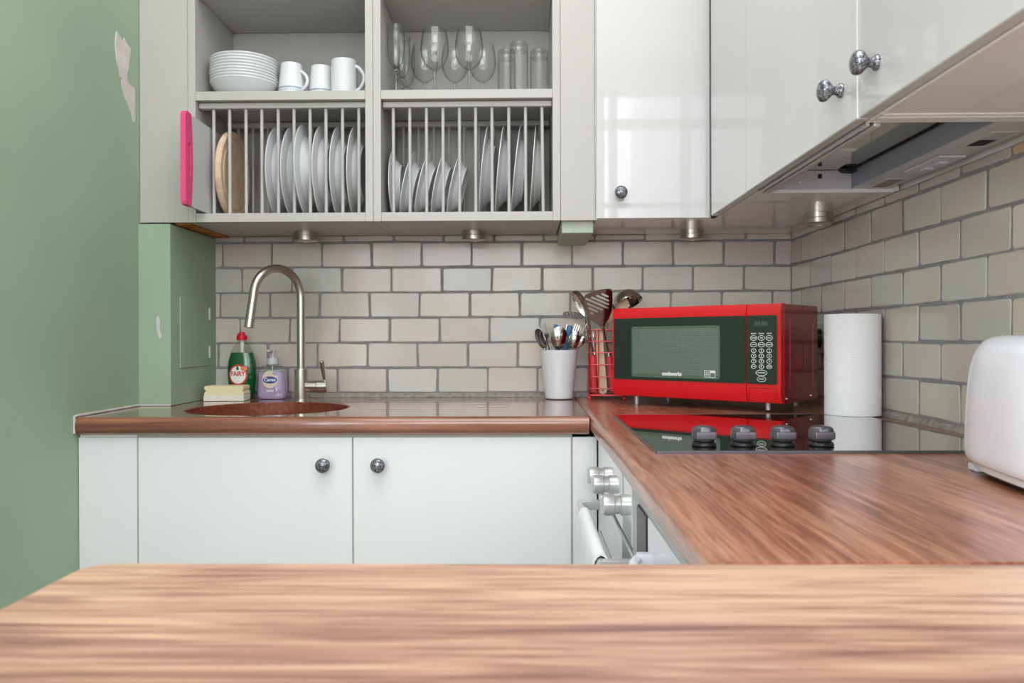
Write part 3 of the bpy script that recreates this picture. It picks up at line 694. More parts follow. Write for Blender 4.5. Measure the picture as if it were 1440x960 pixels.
# ================================================================== PUCK LIGHTS
def puck(x, y, label):
    t = thing('puck_light', label, 'light', (x, y, CB + .0004), group='round metal lights under the wall cabinets')
    obj('housing', B().lathe([(0, 0), (.0345, 0), (.0345, -.0125), (.0335, -.0132), (.0345, -.014), (.0345, -.025), (.033, -.027), (.0285, -.0275), (.0285, -.024), (0, -.024)], 40), M['nickel'], t)
    obj('lens', B().lathe([(0, -.0245), (.028, -.0245), (.028, -.0265), (0, -.0268)], 40), M['lav'], t)
    return t
puck(-.653, 2.365, 'round metal puck light under the left plate rack, above the tap')
puck(-.150, 2.365, 'round metal puck light under the right plate rack')
puck(.4955, 2.365, 'round metal puck light under the white corner cabinet, above the microwave')
puck(.7575, 2.06, 'round metal puck light in the corner near the cooker hood')

# ================================================================== TAP
tp = thing('tap', 'tall brushed nickel arched kitchen tap behind the sink', 'tap', (-.660, 2.335, WT))
obj('base', B().lathe([(0, 0), (.0235, 0), (.0235, .003), (.0205, .0045), (.0200, .0905), (.0188, .0925), (0, .0925)], 40), M['nickel'], tp)
dirv = Vector((-.60, -.80, 0)).normalized(); R = .080; pts = [Vector((0, 0, .090)), Vector((0, 0, .16)), Vector((0, 0, .22)), Vector((0, 0, .285))]
cz = .303
for i in range(0, 21):
    a = PI * (1.0 - i / 20 * .972)
    pts.append(dirv * (R + R * math.cos(a)) + Vector((0, 0, cz + R * math.sin(a))))
dn = (pts[-1] - pts[-2]).normalized()
end = pts[-1] + dn * .030
pts.append(end)
obj('spout', B().tube(pts, .0122, 20), M['nickel'], tp)
sp = B().tube([end + dn * .0008, end + dn * .045], .0128, 24); sp.tube([end + dn * .046, end + dn * .068], .0133, 24)
obj('spray_head', sp, M['nickel'], tp)
lb = B().cyl((.015, 0, .0415), (.047, 0, .0415), .0165, n=28); lb.cyl((.048, 0, .0415), (.078, 0, .0415), .0188, n=32, bev=.0012)
lv = obj('valve_body', lb, M['nickel'], tp)
obj('lever', B().tube([(.069, 0, .058), (.067, -.004, .080), (.064, -.010, .112), (.0635, -.011, .116)], [.0042, .0055, .0072, .0060], 16), M['nickel'], lv)

# ================================================================== BOTTLES
def ell_loft(prof, n=40, pw=2.4):
    """prof: (z, rx, ry) super-ellipse sections"""
    rings = []
    for z, rx, ry in prof:
        r = []
        for i in range(n):
            a = 2 * PI * i / n; cx, sy = math.cos(a), math.sin(a)
            r.append((rx * math.copysign(abs(cx) ** (2 / pw), cx), ry * math.copysign(abs(sy) ** (2 / pw), sy), z))
        rings.append(r)
    return B().loft(rings)
def interp(prof, z):
    for (z0, a0, b0), (z1, a1, b1) in zip(prof, prof[1:]):
        if z0 <= z <= z1:
            t = (z - z0) / (z1 - z0); return a0 + (a1 - a0) * t, b0 + (b1 - b0) * t
    return prof[-1][1:]
def wrap(b, prof, off, pw=2.4):
    """lays flat XZ artwork on the front (-Y) of a super-ellipse bottle"""
    bmesh.ops.triangulate(b.bm, faces=b.bm.faces[:])
    bmesh.ops.subdivide_edges(b.bm, edges=[e for e in b.bm.edges if e.calc_length() > .006], cuts=2, use_grid_fill=True)
    for v in b.bm.verts:
        rx, ry = interp(prof, v.co.z); x = min(.999, abs(v.co.x / rx))
        v.co.y = -ry * (1 - x ** pw) ** (1 / pw) - off + v.co.y
    return b
fp = [(0, .030, .017), (.002, .033, .020), (.02, .0375, .023), (.06, .0425, .025), (.09, .0435, .025), (.115, .041, .0235), (.138, .034, .021), (.155, .026, .018), (.168, .018, .014), (.174, .0125, .0125), (.182, .012, .012)]
fz = thing('washing_up_bottle', 'green washing-up liquid bottle with a red cap behind the sponge', 'bottle', (-.860, 2.405, WT + .0005))
cut = [(z, a, c) for z, a, c in fp if z <= .138] + [(.140, .0333, .0207)]
obj('liquid_body', ell_loft(cut), M['fairy'], fz, angle=60)
obj('clear_shoulder', ell_loft([(.1402, .0331, .0206)] + [p for p in fp if p[0] > .14]), M['clearplastic'], fz, angle=60)
obj('dip_funnel', B().lathe([(0, .1405), (.005, .1405), (.006, .17), (.006, .18), (0, .18)], 16), M['white'], fz)
cp = B().lathe([(0, .178), (.0155, .178), (.0160, .181), (.0158, .190), (.0150, .1925), (.009, .193), (.0085, .200), (.0065, .203), (0, .203)], 28)
cp.box(-.013, .009, -.006, .006, .1925, .1985, .002)
obj('cap', cp, M['redcap'], fz)
LZ = .073; LX = -.004
lab = obj('label', wrap(B().plate(ell(LX, LZ, .0285, .0315, 48), th=.0003), fp, .0006), M['labelred'], fz)
obj('label_disc', wrap(B().plate(ell(LX, LZ, .0235, .0265, 48), th=.0003), fp, .0010), M['white'], lab)
obj('label_arc', wrap(B().plate(ell(LX + .018, LZ + .019, .010, .007, 24), th=.0003), fp, .0014), M['labelorange'], lab)
tb = text('FAIRY', .0200, .0003, .0005, sx=.82); tb.bm.transform(Matrix.Translation((LX, 0, LZ + .003)))
obj('lettering', wrap(tb, fp, .0016), M['labelred'], lab)
obj('drop', wrap(B().plate([(LX - .001, LZ + .030), (LX + .0035, LZ + .021), (LX + .003, LZ + .016), (LX - .001, LZ + .0145), (LX - .005, LZ + .016), (LX - .0055, LZ + .021)], th=.0003), fp, .0016), M['labelgreen'], lab)
obj('small_print', wrap(B().box(LX - .009, LX + .009, 0, .0003, LZ - .010, LZ - .0085), fp, .0016), M['pot'], lab)

sp_ = [(0, .036, .020), (.002, .040, .023), (.012, .0435, .0255), (.03, .0425, .025), (.06, .0415, .024), (.082, .0405, .0235), (.092, .038, .022), (.099, .030, .019), (.103, .018, .014), (.106, .0115, .0115)]
sz = thing('soap_dispenser', 'clear pump soap bottle of lilac hand wash beside the tap', 'soap dispenser', (-.764, 2.395, WT + .0005))
obj('soap_body', ell_loft([p for p in sp_ if p[0] <= .082] + [(.0822, .0405, .0235)], pw=3.2), M['lilac'], sz, angle=60)
obj('clear_shoulder', ell_loft([(.0824, .0404, .0234)] + [p for p in sp_ if p[0] > .083], pw=3.2), M['clearplastic'], sz, angle=60)
obj('collar', B().lathe([(0, .104), (.0155, .104), (.0165, .106), (.0160, .121), (.0145, .123), (0, .123)], 28), M['lav'], sz)
pb = B().lathe([(0, .123), (.0055, .123), (.005, .131), (.0095, .145), (.010, .149), (0, .150)], 20); pb.box(-.0042, .0042, -.040, 0, .142, .149, .002)
obj('pump_head', pb, M['lav'], sz)
obj('dip_tube', B().cyl((0, 0, .083), (0, 0, .104), .002, n=8), M['white'], sz)
lb = obj('label', wrap(B().plate(ell(0, .060, .0235, .0265, 40), th=.0003), sp_, .0006, 3.2), M['labelcream'], sz)
obj('label_badge', wrap(B().plate(ell(0, .058, .0215, .0105, 36), th=.0003), sp_, .0011, 3.2), M['labelblue'], lb)
tb = text('Carex', .0140, .0003, .0004); tb.bm.transform(Matrix.Translation((0, 0, .0585)))
obj('lettering', wrap(tb, sp_, .0017, 3.2), M['white'], lb)
obj('bubble', wrap(B().plate(ell(.014, .0795, .0065, .0065, 24), th=.0003), sp_, .0012, 3.2), M['lilac'], lb)
obj('base_strip', wrap(B().box(-.011, .011, 0, .0003, .022, .029), sp_, .0008, 3.2), M['lav'], lb)

# sponge
sg = thing('sponge', 'cream washing-up sponge in front of the green bottle', 'sponge', (-.879, 2.335, WT + .0005), rz=.06)
wv = [(-.055, .018), (-.0575, .021), (-.055, .026), (-.0515, .030), (-.0565, .036), (-.0560, .043), (-.053, .0445), (.050, .0445), (.0555, .043), (.0565, .036), (.053, .030), (.0565, .026), (.0575, .021), (.056, .018)]
obj('foam', B().ribbon(wv, 'Y', -.033, .033), M['sponge'], sg)
obj('scouring_layer', B().box(-.0585, .0575, -.035, .035, 0, .0178, .002), M['scour'], sg)

# ================================================================== CUTLERY POT
POT = Vector((.1015, 2.370, WT + .0005))
pt = tag(obj('cutlery_pot', B().lathe([(0, 0), (.036, 0), (.0405, .0025), (.0425, .007), (.0500, .080), (.0570, .1445), (.0565, .1455), (.0550, .1445), (.048, .080), (.0400, .008), (0, .006)], 48), M['pot']),
         'white tapered pot holding cutlery in front of the tiles', 'pot'); pt.location = POT
def frame_m(origin, up, normal):
    z = Vector(up).normalized(); n = Vector(normal); n = (n - z * n.dot(z)).normalized(); x = n.cross(z) * -1
    y = -n; x = y.cross(z)
    return Matrix.Translation(origin) @ Matrix((x, y, z)).transposed().to_4x4()
def dish(L_, Wd, dep, th=.0012, n=24, rings=6, egg=.15):
    """spoon bowl: open towards -Y, from z=0 (neck) to z=L_"""
    b = B(); fr = []; 
    for sgn, o_ in ((1, 0), (1, th)):
        rr = []
        for k in range(rings + 1):
            f = 1 - k / (rings); dz = dep * (1 - f * f)
            rr.append([( (Wd / 2) * f * math.cos(2 * PI * i / n) * (1 + egg * math.sin(2 * PI * i / n) * -1 * -1), dz + o_, L_ / 2 + (L_ / 2) * f * math.sin(2 * PI * i / n)) for i in range(n)] if f > 0 else None)
        fr.append(rr)
    t = bmesh.new(); VR = []
    for rr in fr:
        vr = []
        for k, r in enumerate(rr):
            if r is None: vr.append([t.verts.new((0, dep + (th if rr is fr[1] else 0), L_ / 2))])
            else: vr.append([t.verts.new(p) for p in r])
        VR.append(vr)
    for vr in VR:
        for a, c in zip(vr, vr[1:]):
            for i in range(n):
                j = (i + 1) % n
                if len(c) == 1: t.faces.new((a[i], a[j], c[0]))
                else: t.faces.new((a[i], a[j], c[j], c[i]))
    a, c = VR[0][0], VR[1][0]
    for i in range(n): t.faces.new((a[i], c[i], c[(i + 1) % n], a[(i + 1) % n]))
    bmesh.ops.recalc_face_normals(t, faces=t.faces[:])
    return b._merge(t)
def fork_head(Lh=.060, Wd=.024, th=.0016):
    o_ = [(-.0022, -.010), (-.0030, .004), (-Wd / 2 + .001, .014), (-Wd / 2, .020)]
    tw = Wd / 4 * .52; gap = (Wd - 4 * tw) / 3
    for k in range(4):
        x = -Wd / 2 + k * (tw + gap)
        o_ += [(x, Lh - .004), (x + tw * .35, Lh), (x + tw * .65, Lh), (x + tw, Lh - .004)]
        if k < 3: o_ += [(x + tw, .024), (x + tw + gap, .024)]
    o_ += [(Wd / 2, .020), (Wd / 2 - .001, .014), (.0030, .004), (.0022, -.010)]
    return B().plate(o_, th=th)
CUT = 'cutlery standing in the white pot'
def cutlery(kind, foot, neck, roll, label, size=1.0, flip=1):
    """foot: inside pot, neck: where the head starts; head continues along the same line"""
    foot, neck = Vector(foot), Vector(neck); up = (neck - foot).normalized()
    nrm = Matrix.Rotation(roll, 3, up) @ Vector((0, -1, 0)) * flip
    t = thing(kind, label, {'spoon': 'spoon', 'fork': 'fork', 'knife': 'knife'}[kind], foot, group=CUT)
    mt = frame_m(neck - foot, up, nrm)
    h = B(); L0 = (neck - foot).length
    hm = frame_m(Vector((0, 0, 0)), up, nrm)
    if kind in ('spoon', 'fork'):
        h.plate([(-.006, 0), (.006, 0), (.007, .01), (.0045, .05), (.0022, L0 * .8), (.0024, L0 + .004), (-.0024, L0 + .004), (-.0022, L0 * .8), (-.0045, .05), (-.007, .01)], th=.002, mtx=hm)
        obj('handle', h, M['cutlery'], t)
        if kind == 'spoon': hd_ = dish(.066 * size, .046 * size, .010); m_ = M['cutlery']
        else: hd_ = fork_head(.060 * size, .026 * size); m_ = M['cutlery']
        hd_.bm.transform(mt); obj('head', hd_, m_, t, angle=50)
    return t
P0 = POT + Vector((0, 0, .018))
def inpot(px, py, Y=2.36): return W(px, py, Y)
cutlery('spoon', P0 + Vector((.02, -.010, 0)), inpot(767.5, 491, 2.345), .95, 'pale narrow spoon seen side-on at the left of the white pot', 1.0)
cutlery('spoon', P0 + Vector((-.005, -.015, 0)), inpot(785.5, 492, 2.332), .1, 'large spoon with its rounded bowl in the middle of the white pot', 1.05, -1)
cutlery('spoon', P0 + Vector((-.02, -.02, 0)), inpot(803, 490, 2.335), .2, 'dark reflecting spoon leaning right at the front of the white pot', .82, -1)
cutlery('spoon', P0 + Vector((-.024, -.005, 0)), inpot(809, 490, 2.345), -.5, 'spoon leaning furthest right behind the dark spoon in the white pot', .72, -1)
cutlery('fork', P0 + Vector((-.025, .012, 0)), inpot(814, 479, 2.38), .1, 'shiny fork leaning right with four tines above the white pot', .95)
cutlery('fork', P0 + Vector((-.01, .02, 0)), inpot(806, 479, 2.40), 0, 'fork standing behind the blue handle in the white pot', .85)
cutlery('fork', P0 + Vector((.010, .022, 0)), inpot(769, 480, 2.40), .2, 'fork at the back left of the white pot', .95)
def stick(name, label, a, c, r, m, flat=.5):
    a, c = Vector(a), Vector(c); up = (c - a).normalized(); L0 = (c - a).length
    prof = [(0, r * .7, r * .7 * flat), (.01, r * .8, r * .8 * flat), (L0 * .5, r * .85, r * .85 * flat), (L0 * .85, r, r * flat), (L0 - .003, r * .95, r * .95 * flat), (L0, r * .6, r * .6 * flat)]
    b = ell_loft(prof, 20); b.bm.transform(frame_m(Vector((0, 0, 0)), up, (0, -1, 0)))
    t = thing(name, label, name.split('_')[-1], a, group=CUT); obj('handle', b, m, t, angle=60)
    bl = B().plate([(-.006, .0), (.006, .0), (.006, .008), (-.006, .008)], th=.0014); bl.bm.transform(frame_m(Vector((0, 0, -.0078)), up, (0, -1, 0))); obj('blade', bl, M['cutlery'], t)
stick('table_knife', 'blue-handled knife upright at the back of the white pot', P0 + Vector((.004, .016, 0)), inpot(781.5, 456, 2.40), .0062, M['blue'])
stick('table_knife', 'blue-handled knife leaning right in the middle of the white pot', P0 + Vector((-.012, .004, 0)), inpot(802, 458, 2.37), .0080, M['blue'])
stick('table_knife', 'thin steel knife beside the leaning blue handle', P0 + Vector((-.004, .028, 0)), inpot(797.5, 456.5, 2.395), .0035, M['cutlery'])
# white curved blade at the left
t = thing('butter_spreader', 'white plastic spreader leaning out at the left of the pot', 'utensil', P0 + Vector((.012, .0, 0)), group=CUT)
a, c = P0 + Vector((.012, 0, 0)), inpot(755.5, 457, 2.36); up = (c - a).normalized(); L0 = (c - a).length
b = B().plate([(-.004, 0), (.004, 0), (.004, L0 * .6), (.009, L0 * .78), (.0075, L0 * .92), (-.003, L0), (-.006, L0 * .9), (-.007, L0 * .75), (-.004, L0 * .6)], th=.002)
b.bm.transform(frame_m(Vector((0, 0, 0)), up, (-.5, -1, 0))); obj('blade', b, M['whiteplastic'], t)

# ================================================================== RED WIRE UTENSIL RACK AND UTENSILS
RK = Vector((.2445, 2.368, WT + .0005))
rk = thing('utensil_rack', 'red wire utensil holder between the white pot and the microwave', 'utensil holder', RK, rz=-.12)
hw = .054
def sq(z, h=hw, r=.012): return [(x, y, z) for x, y in rrect(-h, h, -h, h, r, 3)]
bs = B().tube(sq(.014), .0028, 10, closed=True)
for k in range(-3, 4): bs.tube([(k * .014, -hw, .014), (k * .014, hw, .014)], .0014, 8)
obj('base_frame', bs, M['redwire'], rk)
for sx_ in (-1, 1):
    for sy_ in (-1, 1):
        obj('foot', B().lathe([(0, 0), (.004, .001), (.0052, .005), (.004, .009), (.0025, .011), (0, .0125)], 14, Matrix.Translation((sx_ * (hw - .004), sy_ * (hw - .004), 0))), M['redwire'], rk)
for z in (.034, .068, .103, .138, .171, .204): obj('wire_ring', B().tube(sq(z), .0016, 8, closed=True), M['redwire'], rk)
for ang in range(4):
    for off in (-.032, -.024, .028):
        p = Matrix.Rotation(ang * PI / 2, 3, 'Z') @ Vector((off, -hw + .0006, 0))
        obj('upright_wire', B().tube([(p.x, p.y, .014), (p.x, p.y, .205)], .0016, 8), M['redwire'], rk)
UT = 'kitchen utensils standing in the red wire rack'
def uten(name, label, cat='utensil'): return thing(name, label, cat, (0, 0, 0), group=UT)
def setbase(t, base):
    base = Vector(base)
    for ch in t.children:
        ch.data.transform(Matrix.Translation(-base))
        for g in ch.children: g.data.transform(Matrix.Translation(-base))
    t.location = base
# slotted turner
YT = 2.305
def crop7(u, v, Y): return W(800 + u / 5.65, 400 + v / 5.65, Y)
t = uten('slotted_turner', 'large dark slotted metal turner standing tallest in the red rack')
o0 = crop7(270, 350, YT)
def loc2(u, v): q = crop7(u, v, YT) - o0; return (q.x, q.z)
head = [loc2(*q) for q in [(258, 352), (240, 330), (200, 305), (165, 280), (148, 262), (128, 200), (113, 135), (114, 100), (130, 85), (200, 58), (260, 46), (310, 42), (326, 48), (333, 70), (338, 140), (334, 215), (315, 270), (290, 310), (280, 352)]]
sl = []
for (x0_, y0_, x1_, y1_) in [(252, 82, 302, 104), (210, 95, 308, 135), (170, 107, 308, 164), (128, 118, 305, 192), (140, 155, 262, 208), (152, 190, 226, 222), (168, 226, 188, 235)]:
    a, c = loc2(x0_, y0_), loc2(x1_, y1_); Lq = math.hypot(c[0] - a[0], c[1] - a[1]); an = math.atan2(c[1] - a[1], c[0] - a[0])
    sl.append(slot((a[0] + c[0]) / 2, (a[1] + c[1]) / 2, max(Lq - .003, .001), .0029, an, 4))
hb = B().plate(head, sl, .0012, mtx=Matrix.Translation(o0) @ Matrix.Rotation(.38, 4, 'X') @ Matrix.Diagonal((1, 1, 1.07, 1))); obj('blade', hb, M['turner'], t)
e1 = crop7(318, 560, YT + .025); e2 = crop7(345, 850, YT + .03)
obj('shank', B().tube([o0 + Vector((0, .001, .004)), o0.lerp(e1, .5) + Vector((-.001, .002, 0)), e1], [.0042, .0030, .0038], 10), M['cutlery'], t)
obj('grip', B().tube([e1, e1.lerp(e2, .1), e1.lerp(e2, .5), e2], [.0075, .0105, .0115, .009], 16), M['redgrip'], t)
obj('ferrule', B().tube([e1 - (e2 - e1).normalized() * .008, e1 + (e2 - e1).normalized() * .004], .0085, 16), M['chrome'], t)
setbase(t, e2)
def long_tool(name, label, headbm, neck, mid, foot, m_head, grip=True, wood=False, r=.0032):
    t = uten(name, label); obj('head', headbm, m_head, t, angle=50)
    neck, mid, foot = Vector(neck), Vector(mid), Vector(foot)
    if wood: obj('handle', B().tube([neck, mid, foot], [.0055, .0062, .0066], 14), m_head, t)
    else:
        obj('shank', B().tube([neck, neck.lerp(mid, .5), mid], [r, r * .8, r], 10), M['cutlery'], t)
        if grip: obj('grip', B().tube([mid, mid.lerp(foot, .1), mid.lerp(foot, .6), foot], [.0065, .0095, .010, .008], 16), M['redgrip'], t)
        else: obj('grip', B().tube([mid, foot], .005, 12), M['black'], t)
    setbase(t, foot); return t
# large spoon leaning left
nk = crop7(150, 262, 2.315); tipd = crop7(45, 60, 2.300) - nk
hb = dish(.088, .042, .012); hb.bm.transform(frame_m(nk, tipd, (-.75, -.75, 0)))
long_tool('serving_spoon', 'big steel serving spoon leaning left in the red rack', hb, nk, crop7(190, 560, 2.335), crop7(205, 850, 2.34), M['cutlery'])
# skimmer disc, nearly edge on
nk = crop7(120, 250, 2.39); c0 = W(801, 443.5, 2.40)
hs = [ell(0, .033, .030, .033, 32)]; hol = []
for i in range(6): hol.append(ell(.011 * math.cos(i * PI / 3), .033 + .011 * math.sin(i * PI / 3), .0028, .0028, 8))
for i in range(12): hol.append(ell(.021 * math.cos(i * PI / 6), .033 + .022 * math.sin(i * PI / 6), .0028, .0028, 8))
hb = B().plate(hs[0], hol, .0012); hb.bm.transform(frame_m(W(822, 445, 2.385), W(793, 442, 2.40) - W(822, 445, 2.385), (0, -.35, -.93)))
long_tool('skimmer', 'perforated metal skimmer sticking out low to the left of the red rack', hb, W(822, 445, 2.385), W(833, 500, 2.375), W(838, 550, 2.37) , M['hood'], grip=False)
# ladle
cL = W(877, 426, 2.335); hb = B(); pr = []
for i in range(13): a = PI / 2 * i / 12; pr.append((.0430 * math.sin(a), .0410 * (1 - math.cos(a))))
pi_ = [(max(0, r - .0012), z + .0012) for r, z in reversed(pr)]; pi_[0] = (.0420, .0410)
hb.lathe(pr + pi_, 40); hb.bm.transform(Matrix.Translation(cL + Vector((-.001, 0, .0335))) @ Matrix.Rotation(PI - .42, 4, 'X') @ Matrix.Rotation(.30, 4, 'Y'))
long_tool('ladle', 'round steel ladle head upside down above the microwave corner', hb, W(862, 428, 2.345), W(868, 505, 2.37), W(866, 550, 2.38), M['cutlery'], grip=False)
# wooden spoons and flat wooden stick
def wspoon(label, topc, foot, size=.034, Lz=.05):
    topc, foot = Vector(topc), Vector(foot); up = (topc - foot).normalized()
    hb = dish(Lz, size, .007, .003); hb.bm.transform(frame_m(topc, up, (0, -1, 0)))
    long_tool('wooden_spoon', label, hb, topc + up * .004, topc.lerp(foot, .5), foot, M['beech'], wood=True)
wspoon('wooden spoon whose round head shows in front of the ladle', W(874, 442, 2.315), W(862, 549, 2.36))
wspoon('wooden spoon leaning behind the slotted turner', W(853, 455, 2.35), W(840, 551, 2.39), .030)
t = uten('wooden_spatula', 'flat pale wooden spatula with a hole, handle down in the red rack')
zt_, zb_ = crop7(235, 350, 2.325), crop7(270, 872, 2.325); up = (zt_ - zb_); Lw = up.length
hole = ell(0, .011, .0026, .0026, 12)
oo = [(-.006, .0015), (0, 0), (.006, .0015), (.0115, .007), (.0128, .016), (.0112, Lw * .5), (.0108, Lw * .8), (.013, Lw), (-.013, Lw), (-.0108, Lw * .8), (-.0112, Lw * .5), (-.0128, .016), (-.0115, .007)]
b = B().plate(oo, [hole], .006); b.bm.transform(frame_m(Vector((0, 0, 0)), up, (0, -1, 0))); obj('blade', b, M['beech'], t); t.location = zb_
wsk = uten('whisk', 'red-handled metal tool at the left side of the red rack', 'whisk')
a, c = crop7(188, 860, 2.375), crop7(203, 570, 2.375); d_ = (c - a)
obj('grip', B().tube([a, a.lerp(c, .3), a.lerp(c, .8), c], [.006, .0095, .0105, .009], 16), M['redgrip'], wsk)
obj('ferrule', B().tube([c, c + d_ * .12], .007, 14), M['chrome'], wsk)
lw = B()
for k in range(4):
    pts = []
    for i in range(17):
        u = i / 16; a_ = 2 * PI * u / 2; w_ = .011 * math.sin(PI * u) ** .8 * (1 if True else 1)
        side = math.cos(PI * u)
        pts.append(c + d_ * .12 + Vector((math.cos(k * PI / 4) * .010 * math.sin(2 * PI * u), math.sin(k * PI / 4) * .010 * math.sin(2 * PI * u), 0)) + d_.normalized() * (.07 * math.sin(PI * u)))
    lw.tube(pts, .0009, 6)
obj('wires', lw, M['cutlery'], wsk); setbase(wsk, a)

# ================================================================== MICROWAVE
MWA = -math.atan2(.655, .757)
mw = thing('microwave', 'red microwave with a dark glass door, turned in the corner behind the hob', 'microwave', (.2426, 2.187, WT), rz=MWA)
Wm, Dm, Z1, Z2 = .475, .235, .022, .262
obj('casing', B().box(.003, Wm - .003, .020, Dm, Z1, Z2 - .001, .003), M['redmetal'], mw)
# raised side panel lines
sd = B(); o_ = rrect(.058, .205, .052, .232, .006)
sd.plate(o_, [rrect(.0615, .2015, .0555, .2285, .005)], .0012, mtx=Matrix.Translation((Wm - .0032, 0, 0)) @ Matrix(((0, 1, 0, 0), (1, 0, 0, 0), (0, 0, 1, 0), (0, 0, 0, 1))))
obj('side_panel', sd, M['redmetal'], mw)
sc = B()
for y in (.040, .19): sc.cyl((Wm - .003, y, .034), (Wm - .0008, y, .034), .004, n=14)
obj('screw', sc, M['chrome'], mw)
def bez(u0, u1, name, m):
    """front moulding with rounded top and bottom"""
    pr = [(.021, Z1 + .001), (.004, Z1 + .003), (.0005, Z1 + .012), (-.003, Z1 + .030), (-.002, Z1 + .046), (-.002, Z2 - .030), (-.003, Z2 - .020), (0, Z2 - .006), (.003, Z2 - .001), (.021, Z2)]
    return obj(name, B().ribbon(pr, 'X', u0, u1), m, mw, angle=50)
dr = bez(0, .3885, 'door', M['red']); cpn = bez(.3905, Wm, 'control_panel', M['red'])
obj('door_glass', B().plate(rrect(.006, .3880, .0695, .2335, .004), th=.0015, mtx=Matrix.Translation((0, -.0048, 0))), M['mwglass'], dr)
obj('window_surround', B().plate(rrect(.063, .321, .077, .211, .006), th=.0006, mtx=Matrix.Translation((0, -.0054, 0))), M['mwwin2'], dr)
obj('window', B().plate(rrect(.068, .315, .085, .204, .002), th=.0004, mtx=Matrix.Translation((0, -.0058, 0))), M['mwwin'], dr)
tb = text('cookworks', .0125, .0003, .0009); tb.bm.transform(Matrix.Translation((.186, -.0062, .0875))); obj('logo', tb, M['print'], dr)
sb = B().plate(rrect(.279, .309, .081, .099, .002), [rrect(.2802, .2945, .0822, .0978, .0015), rrect(.2955, .3078, .0822, .0925, .0015)], .0003, mtx=Matrix.Translation((0, -.0062, 0)))
for k in range(4): sb.box(.282, .293, -.0062, -.0059, .0845 + k * .0032, .0857 + k * .0032)
obj('rating_mark', sb, M['print'], dr)
obj('panel_glass', B().plate(rrect(.3910, .4665, .0695, .2335, .005), th=.0015, mtx=Matrix.Translation((0, -.0048, 0))), M['mwglass'], cpn)
obj('display', B().plate(rrect(.407, .449, .205, .222, .001), th=.0004, mtx=Matrix.Translation((0, -.0053, 0))), M['display'], cpn)
tb = text('88:88', .014, .0002); tb.bm.transform(Matrix.Translation((.428, -.0056, .2135))); obj('display_digits', tb, M['mwwin2'], cpn)
cols = (.4090, .4285, .4480); rows = [.1795, .1635, .1490, .1365, .1240, .1110]
labs = [['POWER', 'TIME', 'AUTO'], ['CLOCK', 'DEFROST', 'WEIGHT'], ['1', '2', '3'], ['4', '5', '6'], ['7', '8', '9'], ['STOP', '0', 'CLEAR']]
def button(x, z, rx, rz, s, ts):
    bb_ = B().plate(ell(x, z, rx, rz, 28), [ell(x, z, rx - .0011, rz - .0011, 28)], .0003, mtx=Matrix.Translation((0, -.0053, 0)))
    tt = text(s, ts, .0003, .0001); tt.bm.transform(Matrix.Translation((x, -.0052, z)))
    me = bpy.data.meshes.new('q'); tt.bm.to_mesh(me); tt.bm.free(); bb_.bm.from_mesh(me); bpy.data.meshes.remove(me)
    obj('button', bb_, M['print'], cpn)
for j, z in enumerate(rows):
    for i, x in enumerate(cols):
        big = j < 2; button(x, z, .0085 if big else .0066, .0062 if big else .0052, labs[j][i], .0034 if len(labs[j][i]) > 1 else .0065)
button(.4285, .0965, .0145, .0072, 'POPCORN', .0040); button(.4285, .0815, .0115, .0068, 'START', .0045)
for i, (x, s_) in enumerate(zip(cols, ('MICRO', 'CLOCK', 'COOK'))):
    tt = text(s_, .0042, .0003, .0001); tt.bm.transform(Matrix.Translation((x, -.0052, .1900))); obj('key_caption', tt, M['print'], cpn)
obj('flap_line', B().plate(rrect(.3960, .4640, .0275, .0605, .003), [rrect(.3968, .4632, .0283, .0597, .003)], .0006, mtx=Matrix.Translation((0, -.0033, 0))), M['redmetal'], cpn)
for x, y in ((.05, .04), (Wm - .05, .04), (.05, Dm - .03), (Wm - .05, Dm - .03)):
    obj('foot', B().cyl((x, y, .0048 if x > .2 else .0005), (x, y, Z1 + .002), .0055, .0065, n=16), M['hood'], mw)

# ================================================================== HOB
HB = thing('hob', 'black glass ceramic hob set into the right worktop', 'hob', (.48, 1.54, WT + .0002))
def Lh(b): b.bm.transform(Matrix.Translation((-.48, -1.54, -WT - .0002))); return b
obj('glass_top', Lh(B().box(.2055, .7635, 1.2375, 1.8375, WT + .0004, WT + .0042, .001)), M['hob'], HB)
rm = B().plate(rrect(.2030, .7660, 1.2350, 1.8400, .004), [rrect(.2062, .7628, 1.2382, 1.8368, .003)], .0042, mtx=Matrix(((1, 0, 0, 0), (0, 0, 1, 0), (0, 1, 0, WT + .0003), (0, 0, 0, 1))))
obj('rim', Lh(rm), M['knobgrey'], HB)
for x in (.2905, .3535, .4175, .4795):
    kb = B(); y = 1.296; zz = WT + .0044
    sk_ = obj('knob_skirt', Lh(B().lathe([(0, 0), (.019, 0), (.0205, .002), (.0185, .006), (.013, .009), (0, .009)], 28, Matrix.Translation((x, y, zz)))), M['black'], HB)
    kb.lathe([(0, .008), (.017, .008), (.0195, .010), (.0205, .016), (.0200, .026), (.0175, .0305), (.010, .0325), (0, .033)], 8, Matrix.Translation((x, y, zz)) @ Matrix.Rotation(PI / 8, 4, 'Z'))
    bmesh.ops.bevel(kb.bm, geom=[e for e in kb.bm.edges if e.calc_face_angle(0) > .5], offset=.0018, segments=2, affect='EDGES')
    kb.box(x - .0165, x + .0165, y - .0212, y - .0150, zz + .0115, zz + .0245, .003)
    obj('hob_knob', Lh(kb), M['knobgrey'], HB, angle=40)

